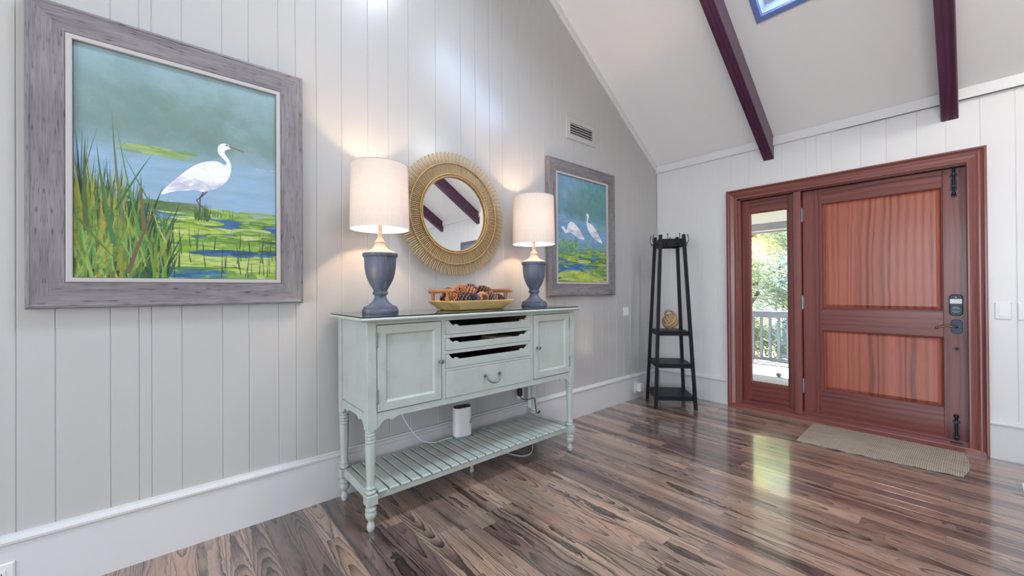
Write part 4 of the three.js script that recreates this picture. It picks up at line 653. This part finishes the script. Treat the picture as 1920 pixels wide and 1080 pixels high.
// ------------------------------------------------------------------ dough bowl with pine cones
{
  const bowlTex = tex(512, 256, (u, v) => mixc([0.78, 0.55, 0.24], [0.5, 0.27, 0.08], clamp(fbm(u * 4, v * 70, 31, 3) * 1.2 + fbm(u * 5, v * 6, 33, 2) * 0.6 - 0.5, 0, 1)));
  const bw = mat({ map: bowlTex, roughness: 0.5 }), pole = mat({ rgb: [0.34, 0.15, 0.065], roughness: 0.5 });
  const b = thing('wooden_bowl', 'long carved wooden dough bowl with pole handles holding pine cones', 'bowl', [-2.73, TOP, 0.235]);
  const r = (hx, hz, y, n = 40) => { const o = []; for (let i = 0; i < n; i++) { const a = (i / n) * 2 * Math.PI, c = Math.cos(a), s = Math.sin(a), e = 0.22; o.push(V(hx * Math.sign(c) * Math.pow(Math.abs(c), e), y, hz * Math.sign(s) * Math.pow(Math.abs(s), e))); } return o; };
  const hull = rings([r(0.185, 0.095, 0), r(0.2, 0.105, 0.004), r(0.232, 0.135, 0.036), r(0.252, 0.146, 0.05), r(0.256, 0.148, 0.058), r(0.247, 0.14, 0.06), r(0.232, 0.127, 0.048), r(0.19, 0.092, 0.014)], 0, [0.3, 0.2]);
  obj('bowl', hull, bw, b);
  for (const s of [-1, 1]) {
    const x = s * 0.222, h = obj('handle', [rod([x, 0.116, -0.14], [x, 0.118, 0.128], 0.0135, 0.0125, 16), ball(x, 0.116, -0.14, 0.0135, 0.9), ball(x, 0.118, 0.128, 0.0125, 0.9), rod([x, 0.04, -0.103], [x, 0.112, -0.103], 0.0115, 0.012, 14), rod([x, 0.04, 0.075], [x, 0.112, 0.075], 0.0115, 0.012, 14)], pole, b);
    h.userData.label = 'reddish round pole handle on two posts';
  }
  // one pine cone: tapering core with a spiral of woody scales
  function coneGeo(L, R, n, open) {
    n = Math.round(n * 0.8); const parts = [lathe([[0, 0], [R * 0.55, L * 0.03], [R * 0.62, L * 0.3], [R * 0.4, L * 0.7], [0.002, L * 0.97], [0, L]], 12)];
    for (let i = 0; i < n; i++) {
      const t = (i + 0.5) / n, a = i * 2.39996, y = L * (0.02 + 0.95 * t), prof = Math.pow(Math.sin(Math.PI * clamp(0.2 + 0.78 * t, 0, 1)), 0.75), rr = R * prof, len = rr * 0.66 + 0.004, w = R * 0.3 * (0.55 + 0.45 * prof), lift = open * (0.25 + 0.9 * t);
      const d = V(Math.cos(a), 0, Math.sin(a)), s = V(-Math.sin(a), 0, Math.cos(a)), P = (u, h, k) => d.clone().multiplyScalar(u).addScaledVector(s, k).add(V(0, h, 0));
      const b0 = rr * 0.38, up0 = (u) => y + (u - b0) * lift, tip = b0 + len;
      const sc = (rings([[P(b0, y - 0.002, -w * 0.3), P(b0, y - 0.002, w * 0.3), P(b0, y + 0.002, 0)], [P(b0 + len * 0.75, up0(b0 + len * 0.75) - 0.0035, -w), P(b0 + len * 0.75, up0(b0 + len * 0.75) - 0.0035, w), P(b0 + len * 0.75, up0(b0 + len * 0.75) + 0.003, 0)], [P(tip, up0(tip) - 0.002, -w * 0.45), P(tip, up0(tip) - 0.002, w * 0.45), P(tip, up0(tip) + 0.0015, 0)]], 1)); sc.userData.tip = [b0, tip]; parts.push(sc);
    }
    return mergeGeometries(parts.map((g) => { const q = g.index ? g.toNonIndexed() : g; q.setAttribute('uv', new THREE.BufferAttribute(new Float32Array(q.attributes.position.count * 2), 2)); const p = q.attributes.position, col = new Float32Array(p.count * 3).fill(0.35); if (g.userData.tip) for (let i = 0; i < p.count; i++) { const t = clamp((Math.hypot(p.getX(i), p.getZ(i)) - g.userData.tip[0]) / (g.userData.tip[1] - g.userData.tip[0]), 0, 1), c = 0.4 + 2.3 * t * t; col.fill(c, i * 3, i * 3 + 3); } q.setAttribute('color', new THREE.BufferAttribute(col, 3)); return q; })).translate(0, -L / 2, 0);
  }
  const kinds = [coneGeo(0.088, 0.04, 84, 0.9), coneGeo(0.075, 0.038, 70, 0.6), coneGeo(0.1, 0.041, 96, 0.75)];
  const tones = [[0.16, 0.075, 0.04], [0.3, 0.135, 0.06], [0.1, 0.06, 0.05], [0.06, 0.055, 0.07], [0.2, 0.13, 0.1]].map((rgb) => mat({ rgb, roughness: 0.6, vertexColors: true }));
  const cones = [ // x, y, z in the bowl; lie: turn about y, tilt; size; kind; tone; label
    [-0.165, 0.062, 0.03, 0.5, 1.5, 1, 1, 1, 'orange brown pine cone behind the left bowl handle'],
    [-0.115, 0.06, 0.07, 2.6, 1.3, 1, 0, 2, 'dark pine cone at the front left rim of the bowl'],
    [-0.05, 0.062, 0.075, 1.6, 1.45, 0.95, 0, 3, 'bluish black pine cone with its tip pointing at the viewer'],
    [0.025, 0.07, 0.08, 1.57, -1.57, 0.95, 1, 1, 'orange pine cone with its flat stem end facing the room'],
    [0.095, 0.064, 0.072, 0.1, 1.45, 1, 2, 4, 'long greyish pine cone lying right of the flat orange one'],
    [0.165, 0.055, 0.06, 0.25, 1.5, 0.9, 2, 2, 'dark pine cone farthest right at the front of the bowl'],
    [-0.15, 0.06, -0.06, 2.2, 1.4, 1, 1, 0, 'brown pine cone at the back left corner of the bowl'],
    [-0.07, 0.062, -0.05, 0.6, 1.3, 1, 0, 1, 'reddish pine cone at the back behind the bluish one'],
    [0.03, 0.06, -0.055, 2.9, 1.4, 1, 2, 0, 'brown pine cone at the back middle of the bowl'],
    [0.13, 0.06, -0.05, 1.1, 1.5, 1, 0, 0, 'brown pine cone at the back right of the bowl'],
    [-0.095, 0.112, 0.015, 0.9, 1.2, 0.95, 0, 1, 'spiky orange brown pine cone high on the left of the heap'],
    [-0.015, 0.125, 0.012, 0.2, 0.7, 1, 1, 4, 'greyish pine cone topmost on the heap'],
    [0.062, 0.108, 0.02, 2.4, 1.3, 0.95, 0, 0, 'brown pine cone on the upper right of the heap'],
    [0.125, 0.1, -0.005, 0.5, 1.4, 0.9, 2, 4, 'greyish pine cone on the heap near the right handle'],
    [-0.16, 0.102, -0.02, 1.9, 1.3, 0.85, 1, 0, 'brown pine cone on the heap just inside the left handle'],
    [-0.055, 0.1, 0.05, 2.9, 1.25, 0.9, 0, 1, 'reddish orange pine cone above the bluish one'],
  ];
  for (const [x, y, z, turn, tilt, s, k, t, label] of cones) {
    const o = tag(obj('pine_cone', kinds[k], tones[t]), label, 'pine cone', 'pine cones in the wooden bowl');
    o.position.set(-2.73 + x, TOP + y + 0.004, 0.235 + z); o.rotation.set(0, turn, 0); o.rotateZ(tilt); o.scale.setScalar(s);
  }
}
// ------------------------------------------------------------------ router, cords and socket below the sideboard
{
  const r = thing('wifi_router', 'white upright router with a black top on the slatted shelf', 'router', [-2.745, 0.1825, 0.14], -0.12);
  const oval = (y, i) => { const o = []; for (let k = 0; k < 36; k++) { const a = k / 36 * 6.2832, c = Math.cos(a), s = Math.sin(a), e = 0.55; o.push(V((0.061 - i) * Math.sign(c) * Math.abs(c) ** e, y, (0.036 - i) * Math.sign(s) * Math.abs(s) ** e)); } return o; };
  obj('foot', creased(rings([oval(0, 0.006), oval(0.012, 0.003), oval(0.016, 0.004)]), 0.5), mat({ rgb: [0.25, 0.28, 0.31], roughness: 0.5 }), r);
  obj('body', creased(rings([oval(0.016, 0.002), oval(0.02, 0), oval(0.196, 0.002), oval(0.199, 0.004)]), 0.5), plastic, r);
  obj('top', creased(rings([oval(0.199, 0.004), oval(0.205, 0.006), oval(0.206, 0.014)]), 0.5), blackPlastic, r);
  obj('emblem', [new THREE.TorusGeometry(0.006, 0.0014, 8, 24).translate(0.042, 0.1, 0.0365).toNonIndexed(), new THREE.TorusGeometry(0.004, 0.0014, 8, 24).translate(0.046, 0.114, 0.036).toNonIndexed()], mat({ rgb: [0.15, 0.18, 0.25], roughness: 0.4 }), r);
  tag(obj('white_cord', tube([[-3.19, 0.52, 0.036], [-3.13, 0.4, 0.05], [-3.08, 0.3, 0.062], [-3.0, 0.205, 0.085], [-2.93, 0.187, 0.11], [-2.85, 0.187, 0.11], [-2.81, 0.19, 0.12]], 0.003, 60, 8), plastic), 'thin white cord sagging from behind the sideboard to the shelf', 'cord');
  tag(obj('white_cord', tube([[-2.43, 0.004, 0.16], [-2.4, 0.004, 0.24], [-2.36, 0.004, 0.31], [-2.3, 0.004, 0.315], [-2.24, 0.02, 0.28], [-2.2, 0.07, 0.22], [-2.17, 0.15, 0.06]], 0.0028, 60, 8), plastic), 'white cord looping on the floor under the slatted shelf', 'cord');
  switchPlate('wall_outlet', 'white wall socket under the right end of the sideboard with black plug', (a, b, d) => V(-2.1 + a, 0.345 + b, d), false);
  const a = thing('power_adapter', 'white power adapter hanging below the socket under the sideboard', 'adapter', [-2.03, 0.3, 0.006]);
  obj('body', new RoundedBoxGeometry(0.062, 0.17, 0.04, 3, 0.008).translate(0.005, 0, 0.045).toNonIndexed(), plastic, a);
  obj('light_strip', box(-0.012, 0.012, 0.04, 0.06, 0.064, 0.067, 0.001), mat({ rgb: [0.1, 0.2, 0.5], roughness: 0.4 }), a);
  const p = thing('black_plug', 'black plug and cable in the socket under the sideboard', 'plug', [-2.135, 0.36, 0.01]);
  obj('plug', new RoundedBoxGeometry(0.028, 0.06, 0.036, 3, 0.007).translate(0, -0.01, 0.018).toNonIndexed(), blackPlastic, p);
  obj('cable', tube([[0, -0.035, 0.02], [0.01, -0.06, 0.03], [0.05, -0.07, 0.05], [0.09, -0.06, 0.085], [0.104, -0.11, 0.085], [0.112, -0.16, 0.085], [0.12, -0.19, 0.088]], 0.003, 60, 8), blackPlastic, p);
  obj('connector', rod([0.104, -0.196, 0.088], [0.15, -0.172, 0.088], 0.008, 0.007), blackPlastic, p);
}
// ------------------------------------------------------------------ coat stand and rope knot
{
  const H = 1.676, A = 0.183, s = 0.589, t = thing('coat_stand', 'tall tapering dark coat stand with three shelves in the room corner', 'coat stand', [-0.423, 0, 0.363], -0.828);
  const K = (y) => 1 + (s - 1) * y / H, L = 0.0145;
  for (const [u, v] of [[-1, 1], [1, 1], [-1, -1], [1, -1]]) {
    const r = (y, q = L) => { const x = u * A * K(y), z = v * A * K(y); return [V(x - q, y, z - q), V(x + q, y, z - q), V(x + q, y, z + q), V(x - q, y, z + q)]; };
    obj('leg', rings([r(0, L - 0.002), r(0.003), r(H - 0.003), r(H, L - 0.003)], 1), espresso, t);
  }
  for (const y of [0.124, 0.43, 0.739]) {
    const a = A * K(y) + 0.004, b = 0.042, sh = obj('shelf', box(-a, a, y - 0.012, y, -a, a, 0.003, 0), espresso, t);
    for (const q of [-1, 1]) { obj('shelf_apron', box(-a + L, a - L, y - b, y - 0.012, q * (a - 0.009) - 0.008, q * (a - 0.009) + 0.008, 0.002), espresso, sh); obj('shelf_apron', box(q * (a - 0.009) - 0.008, q * (a - 0.009) + 0.008, y - b, y - 0.012, -a + 0.02, a - 0.02, 0.002), espresso, sh); }
  }
  const a = A * K(1.6);
  for (let k = 0; k < 4; k++) {
    const g = box(-a + 0.012, a - 0.012, 1.56, 1.635, a - 0.009, a + 0.007, 0.003), rail = obj('top_rail', g, espresso, t); rail.rotation.y = k * Math.PI / 2;
    for (const x of [-0.055, 0.055]) {
      const h = obj('hook', [box(x - 0.009, x + 0.009, 1.575, 1.625, a + 0.007, a + 0.011, 0.001), tube([[x, 1.6, a + 0.01], [x, 1.597, a + 0.04], [x, 1.62, a + 0.058], [x, 1.655, a + 0.056], [x, 1.675, a + 0.05]], 0.0034, 24, 8), ball(x, 1.677, a + 0.05, 0.006), tube([[x, 1.585, a + 0.01], [x, 1.57, a + 0.028], [x, 1.578, a + 0.042], [x, 1.594, a + 0.044]], 0.0032, 18, 8), ball(x, 1.596, a + 0.044, 0.0055)], bronze, t);
      h.rotation.y = k * Math.PI / 2;
    }
  }
  const ropeTex = tex(256, 64, (u, v) => mixc([0.58, 0.42, 0.24], [0.3, 0.19, 0.09], Math.pow(0.5 + 0.5 * Math.sin((u * 60 + v * 3) * 6.2832), 2)));
  const rope = mat({ map: ropeTex, bumpMap: tex(256, 64, (u, v) => 0.5 + 0.5 * Math.sin((u * 60 + v * 3) * 6.2832), true), bumpScale: 0.003, roughness: 0.9 });
  const k = thing('rope_knot', 'tan woven rope knot with a loop on the upper shelf of the coat stand', 'knot', [-0.43, 0.74, 0.37], -1.09);
  const cy = 0.082, parts = [[0, 1, 2], [1, 2, 0], [2, 0, 1]].map((ax, n) => { const g = []; for (let j = -1; j <= 1; j++) { const R = [0.046, 0.057, 0.067][n] - Math.abs(j) * 0.006, Q = [0.062, 0.057, 0.05][n], pts = []; for (let q = 0; q < 24; q++) { const w = q / 24 * 6.2832, c = [0, 0, 0]; c[ax[0]] = (n === 0 ? Q : R) * Math.cos(w); c[ax[1]] = (n === 2 ? Q + 0.012 : R) * Math.sin(w); c[ax[2]] = j * 0.0255; pts.push([c[0], c[1] + cy, c[2]]); } g.push(tube(pts, 0.0132, 56, 8, true)); } return g; });
  parts.forEach((g) => obj('rope_wrap', g.map((q) => q.translate(0, -cy, 0).rotateX(0.75).rotateZ(0.6).translate(0, cy, 0)), rope, k));
  obj('rope_loop', tube([[-0.03, cy + 0.055, 0.01], [-0.045, cy + 0.085, 0.01], [-0.02, cy + 0.108, 0.008], [0.02, cy + 0.1, 0.004], [0.045, cy + 0.06, 0], [0.055, cy + 0.03, 0]], 0.011, 40, 8), rope, k);
}

renderer.render(scene, camera);
